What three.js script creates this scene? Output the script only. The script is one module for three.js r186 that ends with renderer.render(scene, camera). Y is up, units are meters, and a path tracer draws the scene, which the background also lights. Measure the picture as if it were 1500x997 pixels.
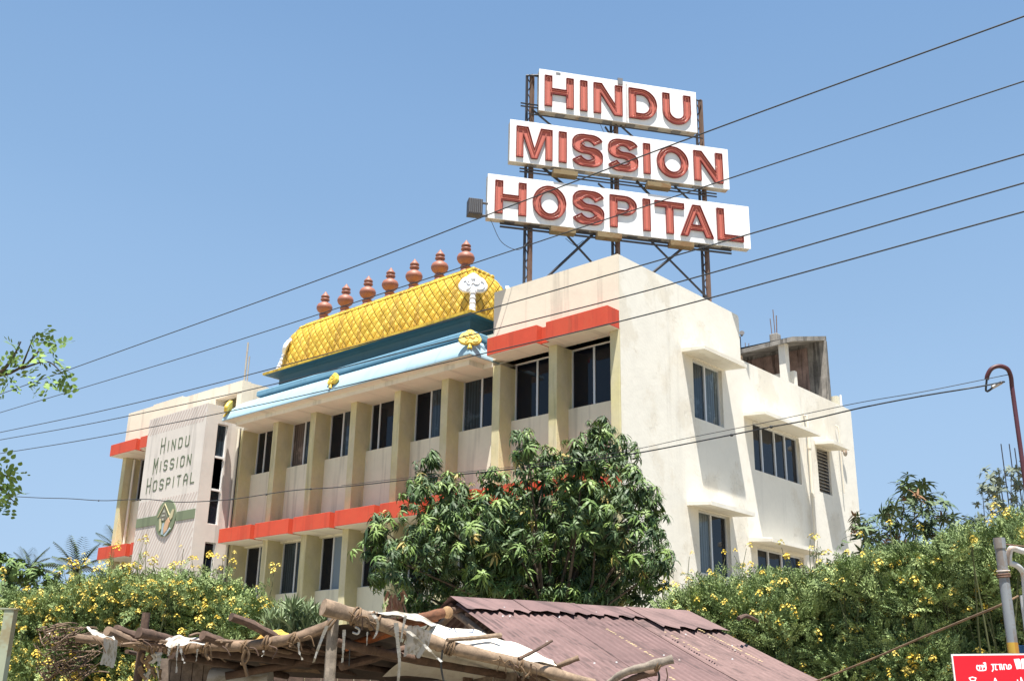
import * as THREE from 'three';
import { mergeGeometries, toCreasedNormals, mergeVertices } from 'three/addons/utils/BufferGeometryUtils.js';
import { RoundedBoxGeometry } from 'three/addons/geometries/RoundedBoxGeometry.js';

// ───────────────────────── camera, sky, sun, exposure ─────────────────────────
const scene = new THREE.Scene();
const W = 1024, H = 680;
const renderer = new THREE.WebGLRenderer({ antialias: true });
renderer.setSize(W, H);
renderer.toneMapping = THREE.LinearToneMapping;
renderer.toneMappingExposure = 2.3;
renderer.shadowMap.enabled = true;

const CAM = { f: 1566.86, yaw: 0.7375, pitch: 0.3269, roll: 0.0184, p: new THREE.Vector3(12.7401, 1.6, 17.3936) };
const camera = new THREE.PerspectiveCamera(2 * Math.atan(498.5 / CAM.f) * 180 / Math.PI, W / H, 0.1, 3000);
const cF = new THREE.Vector3(-Math.sin(CAM.yaw) * Math.cos(CAM.pitch), Math.sin(CAM.pitch), -Math.cos(CAM.yaw) * Math.cos(CAM.pitch));
const cR0 = new THREE.Vector3(Math.cos(CAM.yaw), 0, -Math.sin(CAM.yaw));
const cU0 = new THREE.Vector3().crossVectors(cR0, cF);
const cR = cR0.clone().multiplyScalar(Math.cos(CAM.roll)).addScaledVector(cU0, Math.sin(CAM.roll));
const cU = cU0.clone().multiplyScalar(Math.cos(CAM.roll)).addScaledVector(cR0, -Math.sin(CAM.roll));
camera.position.copy(CAM.p);
camera.quaternion.setFromRotationMatrix(new THREE.Matrix4().makeBasis(cR, cU, cF.clone().negate()));
camera.updateMatrixWorld();

const SUN = new THREE.Vector3(0.6, 2.91, 0.68).normalize();
{ // clear sky, a plain gradient by elevation
  const w = 256, h = 256, d = new Float32Array(w * h * 4);
  const stops = [[-90, .20, .19, .17], [-2, .26, .30, .35], [0, .50, .68, .90], [8, .435, .63, .885], [17, .355, .55, .825], [26, .28, .468, .755], [36, .222, .395, .685], [60, .12, .27, .55], [90, .09, .22, .48]];
  for (let j = 0; j < h; j++) {
    const el = ((j + .5) / h - .5) * 180;
    let k = 0; while (k < stops.length - 2 && el > stops[k + 1][0]) k++;
    const a = stops[k], b = stops[k + 1], t = Math.min(1, Math.max(0, (el - a[0]) / (b[0] - a[0])));
    for (let i = 0; i < w; i++) { const o = (j * w + i) * 4; for (let c = 0; c < 3; c++) d[o + c] = (a[c + 1] + (b[c + 1] - a[c + 1]) * t) / 2.3 * (1 + .012 * Math.sin(i * .21 + j * .13) * Math.sin(j * .31 - i * .07)); d[o + 3] = 1; }
  }
  const t = new THREE.DataTexture(d, w, h, THREE.RGBAFormat, THREE.FloatType);
  t.mapping = THREE.EquirectangularReflectionMapping; t.magFilter = THREE.LinearFilter; t.minFilter = THREE.LinearFilter; t.needsUpdate = true;
  scene.background = t; scene.environment = t;
}
const sun = new THREE.DirectionalLight(new THREE.Color(1, .955, .88), 5);
sun.position.copy(SUN).multiplyScalar(60).add(new THREE.Vector3(-5, 4, 0));
sun.target.position.set(-5, 4, 0); scene.add(sun, sun.target);
sun.castShadow = true; sun.shadow.mapSize.set(4096, 4096); sun.shadow.bias = -.0004;
Object.assign(sun.shadow.camera, { left: -30, right: 30, top: 30, bottom: -30, near: 1, far: 140 });

// ───────────────────────── helpers ─────────────────────────
let seed = 12345;
const rnd = () => { seed = (seed + 0x6d2b79f5) | 0; let t = Math.imul(seed ^ (seed >>> 15), 1 | seed); t = (t + Math.imul(t ^ (t >>> 7), 61 | t)) ^ t; return ((t ^ (t >>> 14)) >>> 0) / 4294967296; };
const rr = (a, b) => a + (b - a) * rnd();
const V = (x, y, z) => new THREE.Vector3(x, y, z);
const at = (u, v, t) => CAM.p.clone().addScaledVector(cF.clone().addScaledVector(cR, (u - 750) / CAM.f).addScaledVector(cU, -(v - 498.5) / CAM.f), t);
const atZ = (u, v, z) => { const d = cF.clone().addScaledVector(cR, (u - 750) / CAM.f).addScaledVector(cU, -(v - 498.5) / CAM.f); return CAM.p.clone().addScaledVector(d, (z - CAM.p.z) / d.z); };
const names = {};
function numbered(n) { const k = names[n] || 0; names[n] = k + 1; return k ? n + '_' + String(k).padStart(3, '0') : n; }
function shadow(o) { o.traverse((m) => { if (m.isMesh) { m.castShadow = true; m.receiveShadow = true; } }); return o; }
function thing(name, label, category, p = [0, 0, 0], group) {
  const o = new THREE.Group(); o.name = numbered(name); o.position.set(...p); scene.add(o);
  o.userData = { label, category }; if (group) o.userData.group = group; return o;
}
function worldUV(g0) {                       // box-projected uv in metres
  const g = g0.index ? g0.toNonIndexed() : g0, p = g.attributes.position, n = p.count, uv = new Float32Array(n * 2);
  const a = V(), b = V(), c = V(), m = V();
  for (let i = 0; i < n; i += 3) {
    a.fromBufferAttribute(p, i); b.fromBufferAttribute(p, i + 1); c.fromBufferAttribute(p, i + 2);
    m.crossVectors(b.clone().sub(a), c.clone().sub(a)); const ax = Math.abs(m.x), ay = Math.abs(m.y), az = Math.abs(m.z);
    [a, b, c].forEach((q, k) => { const o = (i + k) * 2; if (ay > ax && ay > az) { uv[o] = q.x; uv[o + 1] = q.z; } else if (ax > az) { uv[o] = q.z; uv[o + 1] = q.y; } else { uv[o] = q.x; uv[o + 1] = q.y; } });
  }
  g.setAttribute('uv', new THREE.BufferAttribute(uv, 2)); return g;
}
function clean(g) { const q = g.index ? g.toNonIndexed() : g.clone(); for (const k of Object.keys(q.attributes)) if (!['position', 'normal', 'uv'].includes(k)) q.deleteAttribute(k); if (!q.attributes.normal) q.computeVertexNormals(); if (!q.attributes.uv) q.setAttribute('uv', new THREE.BufferAttribute(new Float32Array(q.attributes.position.count * 2), 2)); q.clearGroups?.(); return q; }
const merge = (list) => mergeGeometries(list.map(clean), false);
function part(name, geo, mat, parent, opt = {}) {
  const list = Array.isArray(geo) ? geo : [geo];
  const g = opt.keepUV ? (list.length > 1 ? merge(list) : list[0]) : worldUV(merge(list));
  const m = new THREE.Mesh(g, mat); m.name = name; if (opt.label) m.userData.label = opt.label; if (opt.kind) m.userData.kind = opt.kind;
  parent.add(m); return m;
}
const box = (x0, x1, y0, y1, z0, z1) => new THREE.BoxGeometry(x1 - x0, y1 - y0, z1 - z0).translate((x0 + x1) / 2, (y0 + y1) / 2, (z0 + z1) / 2);
const rbox = (x0, x1, y0, y1, z0, z1, r = .012) => new RoundedBoxGeometry(x1 - x0, y1 - y0, z1 - z0, 1, r).translate((x0 + x1) / 2, (y0 + y1) / 2, (z0 + z1) / 2);
function bar(a, b, w, h = w) {              // rectangular bar between two points
  const d = b.clone().sub(a), L = d.length(), g = new THREE.BoxGeometry(w, L, h);
  g.applyQuaternion(new THREE.Quaternion().setFromUnitVectors(V(0, 1, 0), d.normalize())); const m = a.clone().add(b).multiplyScalar(.5); return g.translate(m.x, m.y, m.z);
}
function cyl(a, b, r0, r1 = r0, n = 10) {
  const d = b.clone().sub(a), L = d.length(), g = new THREE.CylinderGeometry(r1, r0, L, n);
  g.applyQuaternion(new THREE.Quaternion().setFromUnitVectors(V(0, 1, 0), d.normalize())); const m = a.clone().add(b).multiplyScalar(.5); return g.translate(m.x, m.y, m.z);
}
const tube = (pts, r, seg = 40, n = 8) => new THREE.TubeGeometry(new THREE.CatmullRomCurve3(pts), seg, r, n);
function pole(pts, r0, r1, seg = 24, n = 10, rough = .08) {   // an uneven tapering branch with closed ends
  const c = new THREE.CatmullRomCurve3(pts), g = new THREE.TubeGeometry(c, seg, 1, n), p = g.attributes.position, q = V(), m = V();
  for (let i = 0; i <= seg; i++) {
    const t = i / seg; c.getPointAt(t, m); const r = (r0 + (r1 - r0) * t) * (1 + rough * Math.sin(t * 23 + pts[0].x * 9) * .6 + rough * (rnd() - .5));
    for (let j = 0; j <= n; j++) { const k = i * (n + 1) + j; q.fromBufferAttribute(p, k).sub(m).multiplyScalar(r * (1 + rough * .4 * Math.sin(j * 2.1 + t * 9))).add(m); p.setXYZ(k, q.x, q.y, q.z); }
  }
  for (let i = 0; i <= seg; i++) { const a = i * (n + 1), b = a + n; p.setXYZ(b, p.getX(a), p.getY(a), p.getZ(a)); }
  g.computeVertexNormals();
  const caps = [0, seg].map((i) => { const pos = []; c.getPointAt(i / seg, m); for (let j = 0; j < n; j++) { const a = i * (n + 1) + j, b = i * (n + 1) + j + 1; const A = [p.getX(a), p.getY(a), p.getZ(a)], B = [p.getX(b), p.getY(b), p.getZ(b)]; pos.push(m.x, m.y, m.z, ...(i ? A : B), ...(i ? B : A)); } const e = new THREE.BufferGeometry(); e.setAttribute('position', new THREE.Float32BufferAttribute(pos, 3)); e.computeVertexNormals(); return e; });
  return merge([g, ...caps]);
}
function tris(pos) { const g = new THREE.BufferGeometry(); g.setAttribute('position', new THREE.Float32BufferAttribute(pos, 3)); g.computeVertexNormals(); return g; }
function quad(a, b, c, d) { return tris([a, b, c, a, c, d].flatMap((q) => [q.x, q.y, q.z])); }
// tileable noise
function lattice(per, sd) { const a = new Float32Array(per * per); let s = sd * 7919 + 17; for (let i = 0; i < a.length; i++) { s = (Math.imul(s, 1664525) + 1013904223) | 0; a[i] = ((s >>> 8) & 65535) / 65535; } return a; }
function noiseField(n, octs, sd) {             // octs: [[periodX, periodY, amp], ...]
  const out = new Float32Array(n * n); let tot = 0;
  octs.forEach(([px, py, amp], k) => {
    const P = Math.max(px, py), L = lattice(P, sd + k * 31); tot += amp;
    for (let j = 0; j < n; j++) { const y = j / n * py, y0 = Math.floor(y), fy = y - y0, sy = fy * fy * (3 - 2 * fy);
      for (let i = 0; i < n; i++) { const x = i / n * px, x0 = Math.floor(x), fx = x - x0, sx = fx * fx * (3 - 2 * fx);
        const a = L[(y0 % py) * P + x0 % px], b = L[(y0 % py) * P + (x0 + 1) % px], c = L[((y0 + 1) % py) * P + x0 % px], d = L[((y0 + 1) % py) * P + (x0 + 1) % px];
        out[j * n + i] += amp * ((a + (b - a) * sx) * (1 - sy) + (c + (d - c) * sx) * sy); } }
  });
  for (let i = 0; i < out.length; i++) out[i] /= tot; return out;
}
function texFrom(n, fn, srgb = true, size = 4) {
  const d = new Uint8Array(n * n * 4);
  for (let j = 0; j < n; j++) for (let i = 0; i < n; i++) { const c = fn(j * n + i, i / n, j / n), o = (j * n + i) * 4; for (let k = 0; k < 3; k++) d[o + k] = Math.max(0, Math.min(255, Math.round((Array.isArray(c) ? c[k] : c) * 255))); d[o + 3] = 255; }
  const t = new THREE.DataTexture(d, n, n); t.wrapS = t.wrapT = THREE.RepeatWrapping; t.magFilter = THREE.LinearFilter; t.minFilter = THREE.LinearMipmapLinearFilter; t.generateMipmaps = true;
  if (srgb) t.colorSpace = THREE.SRGBColorSpace; t.repeat.set(1 / size, 1 / size); t.needsUpdate = true; return t;
}
const lin = (r, g, b) => new THREE.Color().setRGB(r, g, b);
function mat(c, o = {}) { return new THREE.MeshStandardMaterial({ color: lin(...c), roughness: .9, metalness: 0, ...o }); }

// ───────────────────────── textures and materials ─────────────────────────
const nFine = noiseField(512, [[8, 8, 1], [24, 24, .8], [70, 70, .6], [190, 190, .5]], 3);
const nCoarse = noiseField(512, [[3, 3, 1], [7, 7, .8], [17, 17, .6], [60, 60, .35]], 9);
const nStreak = noiseField(512, [[40, 3, 1], [90, 4, .7], [17, 2, .8], [150, 12, .35]], 21);
const nPatch = noiseField(512, [[5, 4, 1], [11, 9, .8], [30, 26, .45], [128, 128, .25]], 33);
const sm = (a, b, x) => { const t = Math.max(0, Math.min(1, (x - a) / (b - a))); return t * t * (3 - 2 * t); };
const tPlaster = texFrom(512, (i) => { const v = .965 + .06 * (nFine[i] - .5) + .07 * (nCoarse[i] - .5) - .09 * sm(.58, .8, nStreak[i]); return [v, v * .99, v * .975]; }, true, 5);
const tCream = texFrom(512, (i) => { const s = sm(.56, .72, nPatch[i]); const v = .975 + .06 * (nFine[i] - .5) - .035 * s - .03 * sm(.62, .8, nStreak[i]) - .06 * sm(.010, .0, Math.abs(nCoarse[i] - .52)) * sm(.55, .66, nPatch[i]); return [v, v * (1 - .012 * s), v * (1 - .03 * s)]; }, true, 6.3);
const tFin = texFrom(512, (i) => { const v = .95 + .10 * (nFine[i] - .5) + .12 * (nCoarse[i] - .5) - .11 * sm(.56, .8, nStreak[i]); return [v, v, v * (1 - .2 * (nPatch[i] - .5))]; }, true, 3.1);
const tBump = texFrom(512, (i) => .5 + .5 * (nFine[i] - .5) + .5 * (nPatch[i] - .5), false, 3.3);
const tBump2 = texFrom(512, (i) => .5 + .9 * (nPatch[i] - .5) + .4 * (nCoarse[i] - .5), false, 4.1);
const tPaint = texFrom(512, (i) => { const v = .975 + .04 * (nFine[i] - .5) - .05 * sm(.62, .8, nStreak[i]) - .04 * sm(.66, .8, nPatch[i]); return v; }, true, 3.7);
const tGold = texFrom(512, (i) => { const s = sm(.5, .72, nStreak[i]), p = sm(.52, .7, nPatch[i]); const v = .97 + .08 * (nFine[i] - .5) - .16 * s - .10 * p; return [v, v * (1 - .04 * s), v * (1 - .1 * p)]; }, true, 2.3);
const tRed = texFrom(512, (i) => { const s = sm(.52, .74, nStreak[i]), p = sm(.55, .72, nPatch[i]); const v = .96 + .08 * (nFine[i] - .5) - .06 * s; return [v, Math.min(1, v * (1 + .25 * p)), Math.min(1, v * (1 + .35 * p))]; }, true, 2.9);
const tFold = texFrom(512, (i, u, v) => { const f = .5 + .5 * Math.sin(u * 2 * Math.PI * 22 + 3 * nCoarse[i]); return .58 + .22 * f + .35 * (nStreak[i] - .5) + .3 * sm(.5, .7, nCoarse[i]); }, true, 2.1);
const tMetal = texFrom(512, (i) => { const s = sm(.55, .68, nPatch[i]); return [.8 + .1 * nFine[i] - .06 * s, .8 + .1 * nFine[i] - .14 * s, .8 + .1 * nFine[i] - .2 * s]; }, true, 1.3);
const tBark = texFrom(512, (i) => { const v = .72 + .4 * (nFine[i] - .5) + .4 * (nCoarse[i] - .5); return [v, v * .97, v * .93]; }, true, .5);
const tConc = texFrom(512, (i) => { const v = .78 + .3 * (nFine[i] - .5) + .4 * (nPatch[i] - .5) - .25 * sm(.52, .75, nStreak[i]); return v; }, true, 2.2);
const tGround = texFrom(512, (i) => { const v = .75 + .4 * (nFine[i] - .5) + .4 * (nCoarse[i] - .5); return [v, v * .97, v * .92]; }, true, 7);
const tRoof = texFrom(512, (i, u, v) => { const a = .93 + .16 * (nFine[i] - .5) + .3 * (nCoarse[i] - .5) - .2 * sm(.5, .75, nStreak[(Math.floor(u * 512) * 512 + Math.floor(v * 512))]); const w = sm(.74, .8, nFine[i]) * .3; return [a + w, a + w, a + w]; }, true, 1.6);
const tDirty = texFrom(512, (i) => { const s = sm(.5, .75, nPatch[i]); const v = .93 + .1 * (nFine[i] - .5) - .2 * s; return [v, v * (1 - .05 * s), v * (1 - .14 * s)]; }, true, .9);

const M = {
  plaster: mat([.74, .715, .58], { map: tPlaster, bumpMap: tBump, bumpScale: .004 }),
  parapet: mat([.77, .70, .58], { map: tPlaster, bumpMap: tBump, bumpScale: .005 }),
  cream: mat([.79, .75, .66], { map: tCream, bumpMap: tBump2, bumpScale: .010 }),
  fin: mat([.62, .555, .335], { map: tFin, bumpMap: tBump, bumpScale: .004 }),
  soffit: mat([.78, .755, .68], { map: tPlaster }),
  red: mat([.60, .068, .027], { map: tRed, bumpMap: tBump, bumpScale: .002, roughness: .7 }),
  panel: mat([.63, .59, .555], { map: tPlaster, bumpMap: tBump, bumpScale: .003 }),
  groove: mat([.54, .45, .42], { map: tPlaster }),
  green: mat([.10, .13, .075], { roughness: .8 }),
  greenBand: mat([.17, .21, .13], { map: tPlaster, roughness: .85 }),
  sky: mat([.32, .47, .55], { map: tPaint, roughness: .6 }),
  midBlue: mat([.075, .18, .26], { map: tPaint, roughness: .6 }),
  lightBlue: mat([.16, .32, .43], { map: tPaint, roughness: .6 }),
  navy: mat([.042, .125, .165], { map: tPaint, roughness: .6 }),
  gold: mat([.70, .465, .05], { map: tGold, roughness: .5 }),
  goldB: mat([.65, .42, .04], { map: tGold, roughness: .5 }),
  goldC: mat([.75, .52, .07], { map: tGold, roughness: .5 }),
  goldBase: mat([.19, .115, .015], { roughness: .7 }),
  silver: mat([.74, .76, .80], { roughness: .35 }),
  clay: mat([.30, .115, .075], { map: tPaint, roughness: .55 }),
  glass: new THREE.MeshPhysicalMaterial({ color: lin(.006, .008, .014), roughness: .04, metalness: 0, ior: 1.36 }),
  glassBlue: new THREE.MeshPhysicalMaterial({ map: tFold, color: lin(.055, .08, .105), roughness: .05, ior: 1.4 }),
  glassGrey: new THREE.MeshPhysicalMaterial({ map: tFold, color: lin(.17, .21, .225), roughness: .06, ior: 1.5 }),
  curtain: mat([.2, .15, .125], { map: tFold, roughness: .8 }),
  curtainBlue: mat([.16, .21, .26], { roughness: .8 }),
  frame: mat([.62, .63, .64], { roughness: .45, metalness: .2 }),
  darkFrame: mat([.16, .16, .17], { roughness: .5 }),
  concrete: mat([.42, .39, .35], { map: tConc, bumpMap: tBump, bumpScale: .012 }),
  pink: mat([.74, .60, .50], { map: tPlaster }),
  white: mat([.84, .84, .83], { map: tPaint, roughness: .5 }),
  boardSide: mat([.56, .51, .43], { map: tMetal, roughness: .6 }),
  salmon: mat([.53, .13, .09], { map: tPaint, roughness: .6 }),
  rim: mat([.20, .028, .02], { roughness: .45 }),
  neon: mat([.42, .14, .10], { roughness: .3 }),
  steel: mat([.035, .034, .04], { roughness: .6 }),
  rust: mat([.22, .13, .09], { map: tMetal, roughness: .8 }),
  pipe: mat([.72, .66, .55], { map: tPaint, roughness: .6 }),
  wire: mat([.025, .027, .03], { roughness: .6 }),
  bark: mat([.36, .26, .19], { map: tBark, bumpMap: tBump, bumpScale: .01 }),
  barkPale: mat([.46, .35, .26], { map: tBark, bumpMap: tBump, bumpScale: .008 }),
  barkDark: mat([.20, .13, .10], { map: tBark, bumpMap: tBump, bumpScale: .01 }),
  cutWood: mat([.62, .40, .22], { map: tBark }),
  post: mat([.46, .41, .36], { map: tBark, bumpMap: tBump, bumpScale: .006 }),
  trunk: mat([.16, .12, .09], { map: tBark }),
  stem: mat([.11, .12, .05], {}),
  roofSheet: mat([.185, .112, .104], { map: tRoof, roughness: .75 }),
  tarp: mat([.66, .63, .58], { map: tDirty, roughness: .7, side: THREE.DoubleSide }),
  plastic: new THREE.MeshPhysicalMaterial({ color: lin(.50, .49, .47), roughness: .5, transmission: .35, thickness: 0, side: THREE.DoubleSide, map: tDirty }),
  strip: mat([.50, .48, .44], { map: tDirty, roughness: .6, side: THREE.DoubleSide }),
  rope: mat([.34, .23, .14], { map: tBark }),
  plank: mat([.30, .24, .20], { map: tBark }),
  ground: mat([.46, .43, .35], { map: tGround, bumpMap: tBump, bumpScale: .02 }),
  grey: mat([.30, .32, .34], { map: tMetal, roughness: .55 }),
  maroon: mat([.12, .03, .045], { map: tMetal, roughness: .5 }),
  paleGreen: mat([.42, .46, .33], { map: tMetal, roughness: .6 }),
  yellowPaint: mat([.70, .42, .05], { map: tMetal, roughness: .6 }),
  bluePaint: mat([.02, .10, .25], { roughness: .5 }),
  palePaint: mat([.72, .72, .72], { map: tMetal, roughness: .5 }),
};

// ───────────────────────── ground ─────────────────────────
{
  const g = new THREE.CircleGeometry(900, 64).rotateX(-Math.PI / 2);
  const m = part('ground', g, M.ground, scene); m.userData = { kind: 'structure', label: 'bare earth ground around the hospital' };
}

// ───────────────────────── hospital building ─────────────────────────
const BAY = 1.7067, FW = .24, S = 3.47;
const hosp = thing('hospital_building', 'long cream hospital with yellow fins, red sunshades and golden barrel roof', 'hospital');
const h = (name, geo, m, opt) => part(name, geo, m, hosp, opt);

// walls: spandrels between floors behind the fins
for (let i = 0; i < 8; i++) {
  const x1 = -i * BAY - FW + .002, x0 = -(i + 1) * BAY - .002;
  h('spandrel', [box(x0, x1, 5.66, 7.78, -.62, -.41)], M.plaster);
  h('spandrel', [box(x0, x1, 0, 4.29, -.62, -.41)], M.plaster);
}
h('spandrel', [box(-20.37, -17.0, 5.6, 7.72, -.62, -.41)], M.plaster);
h('spandrel', [box(-20.37, -17.0, 0, 4.24, -.62, -.41)], M.plaster);
// fins
for (let i = 0; i <= 8; i++) {
  const x1 = -i * BAY, x0 = x1 - FW, top = i <= 1 ? 9.2 : 9.06;
  h('fin', rbox(x0, x1, 0, top, i === 0 ? -.05 : -.6, 0, .014), M.fin);
}
h('fin', rbox(-20.6, -20.37, 0, 9.2, -.6, 0, .014), M.fin);
// dark rooms behind the windows: floor slabs and a back wall
h('floor_slab', [box(-20.6, -.3, 9.19, 9.42, -5.0, -.5), box(-20.6, -.3, 5.7, 5.95, -5, -.6), box(-20.6, -.3, 2.3, 2.5, -5, -.6)], M.soffit);
h('back_wall', [box(-20.6, -.3, 0, 10.2, -11.2, -11.0), box(-20.62, -20.4, 0, 9.2, -11.2, -.55)], M.plaster);
h('roof_slab', [box(-20.6, -.1, 9.5, 9.66, -11.2, -.1)], M.concrete);

// right-hand wall with window openings
function wallX(x, thick, z0, z1, y0, y1, holes, m, name = 'side_wall') {
  const s = new THREE.Shape(); const r = .09;     // drawn in (-z, y)
  s.moveTo(-z0, y0); s.lineTo(-z1, y0); s.lineTo(-z1, y1 - r); s.quadraticCurveTo(-z1, y1, -z1 - r, y1 + .0); s.lineTo(-z0 + .01, y1); s.lineTo(-z0, y1 - .01); s.closePath();
  for (const [a, b, c, d] of holes) { const p = new THREE.Path(); p.moveTo(-a, c); p.lineTo(-a, d); p.lineTo(-b, d); p.lineTo(-b, c); p.closePath(); s.holes.push(p); }
  const g = new THREE.ExtrudeGeometry(s, { depth: thick, bevelEnabled: false, curveSegments: 4 });
  g.rotateY(Math.PI / 2).translate(x - thick, 0, 0);                                    // (s, y, e) -> x = e, z = -s
  return h(name, g, m);
}
wallX(0, .26, -.05, -5.07, 0, 10.91, [[-2.86, -4.13, 7.83, 9.235], [-2.86, -4.17, 4.35, 5.73]], M.cream);
wallX(-.045, .24, -5.07, -11.28, 0, 9.78, [[-5.55, -7.95, 7.08, 8.29], [-8.92, -9.66, 7.05, 8.27], [-5.45, -7.75, 3.9, 5.2]], M.cream);
h('side_wall', [box(-6, -.1, 0, 9.78, -11.28, -11.04)], M.cream);
// tower parapet
h('tower_parapet', [box(-3.66, -.262, 9.2, 10.91, -.24, 0), box(-.262, 0, 9.2, 10.908, -.05, 0)], M.parapet, { label: 'sunlit plain parapet of the corner tower' });
h('tower_parapet', [box(-3.66, -3.42, 9.2, 10.91, -5.06, -.245), box(-3.415, -.265, 9.4, 10.90, -5.07, -4.83)], M.parapet);
h('tower_roof', [box(-3.41, -.27, 10.1, 10.25, -4.82, -.25)], M.concrete);
// wall behind the eave and long neck
h('upper_wall', [box(-13.7, -3.665, 9.2, 10.1, -.66, -.50)], M.plaster);

// sunshade boxes with red fascia on the front
function redBox(x0, x1, y0, y1, front) {
  const s = h('sunshade', rbox(x0 + .006, x1 - .006, y0, y1 - .02, -.5, front - .012, .006), M.soffit);
  part('fascia', [rbox(x0, x1, y0 + .012, y1, front - .03, front, .008), box(x1 - .03, x1, y0 + .012, y1 - .002, -.02, front - .03), box(x0, x0 + .03, y0 + .012, y1 - .002, -.02, front - .03), box(x0 + .03, x1 - .03, y1 - .03, y1 - .004, -.02, front - .03)], M.red, s);
  return s;
}
function redLink(x0, x1, y0, y1) { const s = h('sunshade', box(x0, x1, y0 + .02, y1 - .05, -.5, .20), M.soffit); part('fascia', box(x0, x1, y0 + .03, y1 - .03, .2, .235), M.red, s); return s; }
redBox(-1.70, 0, 9.17, 9.6, .4); redBox(-3.48, -1.97, 9.17, 9.6, .4); redLink(-1.965, -1.705, 9.17, 9.6);
for (let i = 0; i < 8; i++) {
  const x1 = i ? -i * BAY - .30 : 0, x0 = i === 0 ? -1.70 : -(i + 1) * BAY - .1;
  redBox(x0, x1, 5.71, 6.115, .4); if (i < 7) redLink(-(i + 1) * BAY - .295, -(i + 1) * BAY - .105, 5.71, 6.115);
}
redBox(-20.75, -19.1, 9.15, 9.54, .4); redBox(-18.86, -17.16, 9.15, 9.54, .4); redLink(-19.095, -18.865, 9.15, 9.54);
redBox(-20.64, -18.86, 5.73, 6.13, .4); redBox(-18.6, -17.16, 5.73, 6.13, .4); redLink(-18.855, -18.605, 5.73, 6.13);
h('upper_wall', [box(-3.66, -.24, 9.17, 9.2, -.55, -.24)], M.soffit);

// windows of the front
function frontWindow(x0, x1, y0, y1, split, left, right, z = -.56) {
  const f = .028, xm = x0 + (x1 - x0) * split;
  const w = h('window', [box(x0, x1, y0, y0 + f, z - .03, z + .03), box(x0, x1, y1 - f, y1, z - .03, z + .03), box(x0, x0 + f, y0 + f, y1 - f, z - .03, z + .03), box(x1 - f, x1, y0 + f, y1 - f, z - .03, z + .03), box(xm - .026, xm + .026, y0 + f, y1 - f, z - .02, z + .034)], M.frame);
  part('pane', box(x0 + f, xm - .026, y0 + f, y1 - f, z - .012, z - .004), left, w);
  part('pane', box(xm + .026, x1 - f, y0 + f, y1 - f, z + .004, z + .012), right, w);
  return w;
}
const up = [[.43, 'glass', 'glass'], [.466, 'glass', 'glass'], [.43, 'glassBlue', 'glass'], [.39, 'glass', 'glassBlue'], [.225, 'glass', 'glass'], [.37, 'glass', 'glassBlue'], [.39, 'curtain', 'glassBlue'], [.27, 'glass', 'glass']];
const lo = [[.42, 'glass', 'glass'], [.44, 'glass', 'glassBlue'], [.4, 'glass', 'glass'], [.4, 'glass', 'glass'], [.386, 'glass', 'glassBlue'], [.335, 'glass', 'curtainBlue'], [.41, 'glassBlue', 'glassBlue'], [.417, 'glass', 'glassGrey']];
for (let i = 0; i < 8; i++) {
  const x1 = -i * BAY - FW, x0 = -(i + 1) * BAY;
  frontWindow(x0, x1, 7.781, 9.175, up[i][0], M[up[i][1]], M[up[i][2]]);
  frontWindow(x0, x1, 4.291, 5.70, lo[i][0], M[lo[i][1]], M[lo[i][2]]);
}
frontWindow(-20.36, -18.75, 7.721, 9.15, .45, M.glass, M.glass); frontWindow(-18.7, -17.0, 7.721, 9.15, .5, M.glass, M.glass);
frontWindow(-20.36, -18.75, 4.241, 5.70, .45, M.glass, M.glass); frontWindow(-18.7, -17.0, 4.241, 5.70, .5, M.glass, M.glass);

// windows of the right-hand wall
function sideWindow(z0, z1, y0, y1, splits, mats, x = -.12) {     // z0 > z1
  const f = .03, g = [box(x - .03, x + .03, y0, y0 + f, z1, z0), box(x - .03, x + .03, y1 - f, y1, z1, z0), box(x - .03, x + .03, y0 + f, y1 - f, z0 - f, z0), box(x - .03, x + .03, y0 + f, y1 - f, z1, z1 + f)];
  for (const s of splits) g.push(box(x - .02, x + .036, y0 + f, y1 - f, s - .03, s + .03));
  const w = h('window', g, M.frame); const e = [z0 - f, ...splits, z1 + f];
  for (let i = 0; i + 1 < e.length; i++) part('pane', box(x - .008, x, y0 + f, y1 - f, e[i + 1] + (i + 2 < e.length ? .03 : 0), e[i] - (i ? .03 : 0)), mats[i], w);
  return w;
}
sideWindow(-2.862, -4.128, 7.832, 9.233, [-3.49], [M.glassBlue, M.glassGrey]);
sideWindow(-2.862, -4.168, 4.352, 5.728, [-3.5], [M.glassGrey, M.glass]);
sideWindow(-5.552, -7.948, 7.082, 8.288, [-6.1, -6.76, -7.31], [M.glass, M.glass, M.glass, M.glass], -.16);
sideWindow(-5.452, -7.748, 3.902, 5.198, [-6.1, -6.76], [M.glass, M.glass, M.glass], -.16);
{ // louvred window
  const w = h('window', [box(-.2, -.10, 7.052, 8.268, -9.658, -9.63), box(-.2, -.10, 7.052, 8.268, -8.95, -8.922), box(-.21, -.2, 7.05, 8.27, -9.66, -8.92)], M.darkFrame, { label: 'window of open horizontal louvre slats' });
  for (let k = 0; k < 13; k++) { const g = new THREE.BoxGeometry(.10, .012, .67); g.rotateZ(-.6).translate(-.13, 7.10 + k * .092, -9.29); part('louvre_slat', g, M.boardSide, w); }
}
function chajja(z0, z1, y, p, dz = 0) { // concrete sunshade on the right-hand wall
  const s = new THREE.Shape(); s.moveTo(-.02, y + .02); s.lineTo(p, y - .03); s.lineTo(p, y + .045); s.lineTo(-.02, y + .115); s.closePath();
  const g = new THREE.ExtrudeGeometry(s, { depth: z0 - z1 - .016, bevelEnabled: true, bevelThickness: .008, bevelSize: .008, bevelSegments: 1 }).translate(0, 0, z1 + .008);
  return h('sunshade', g, M.cream);
}
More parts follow.
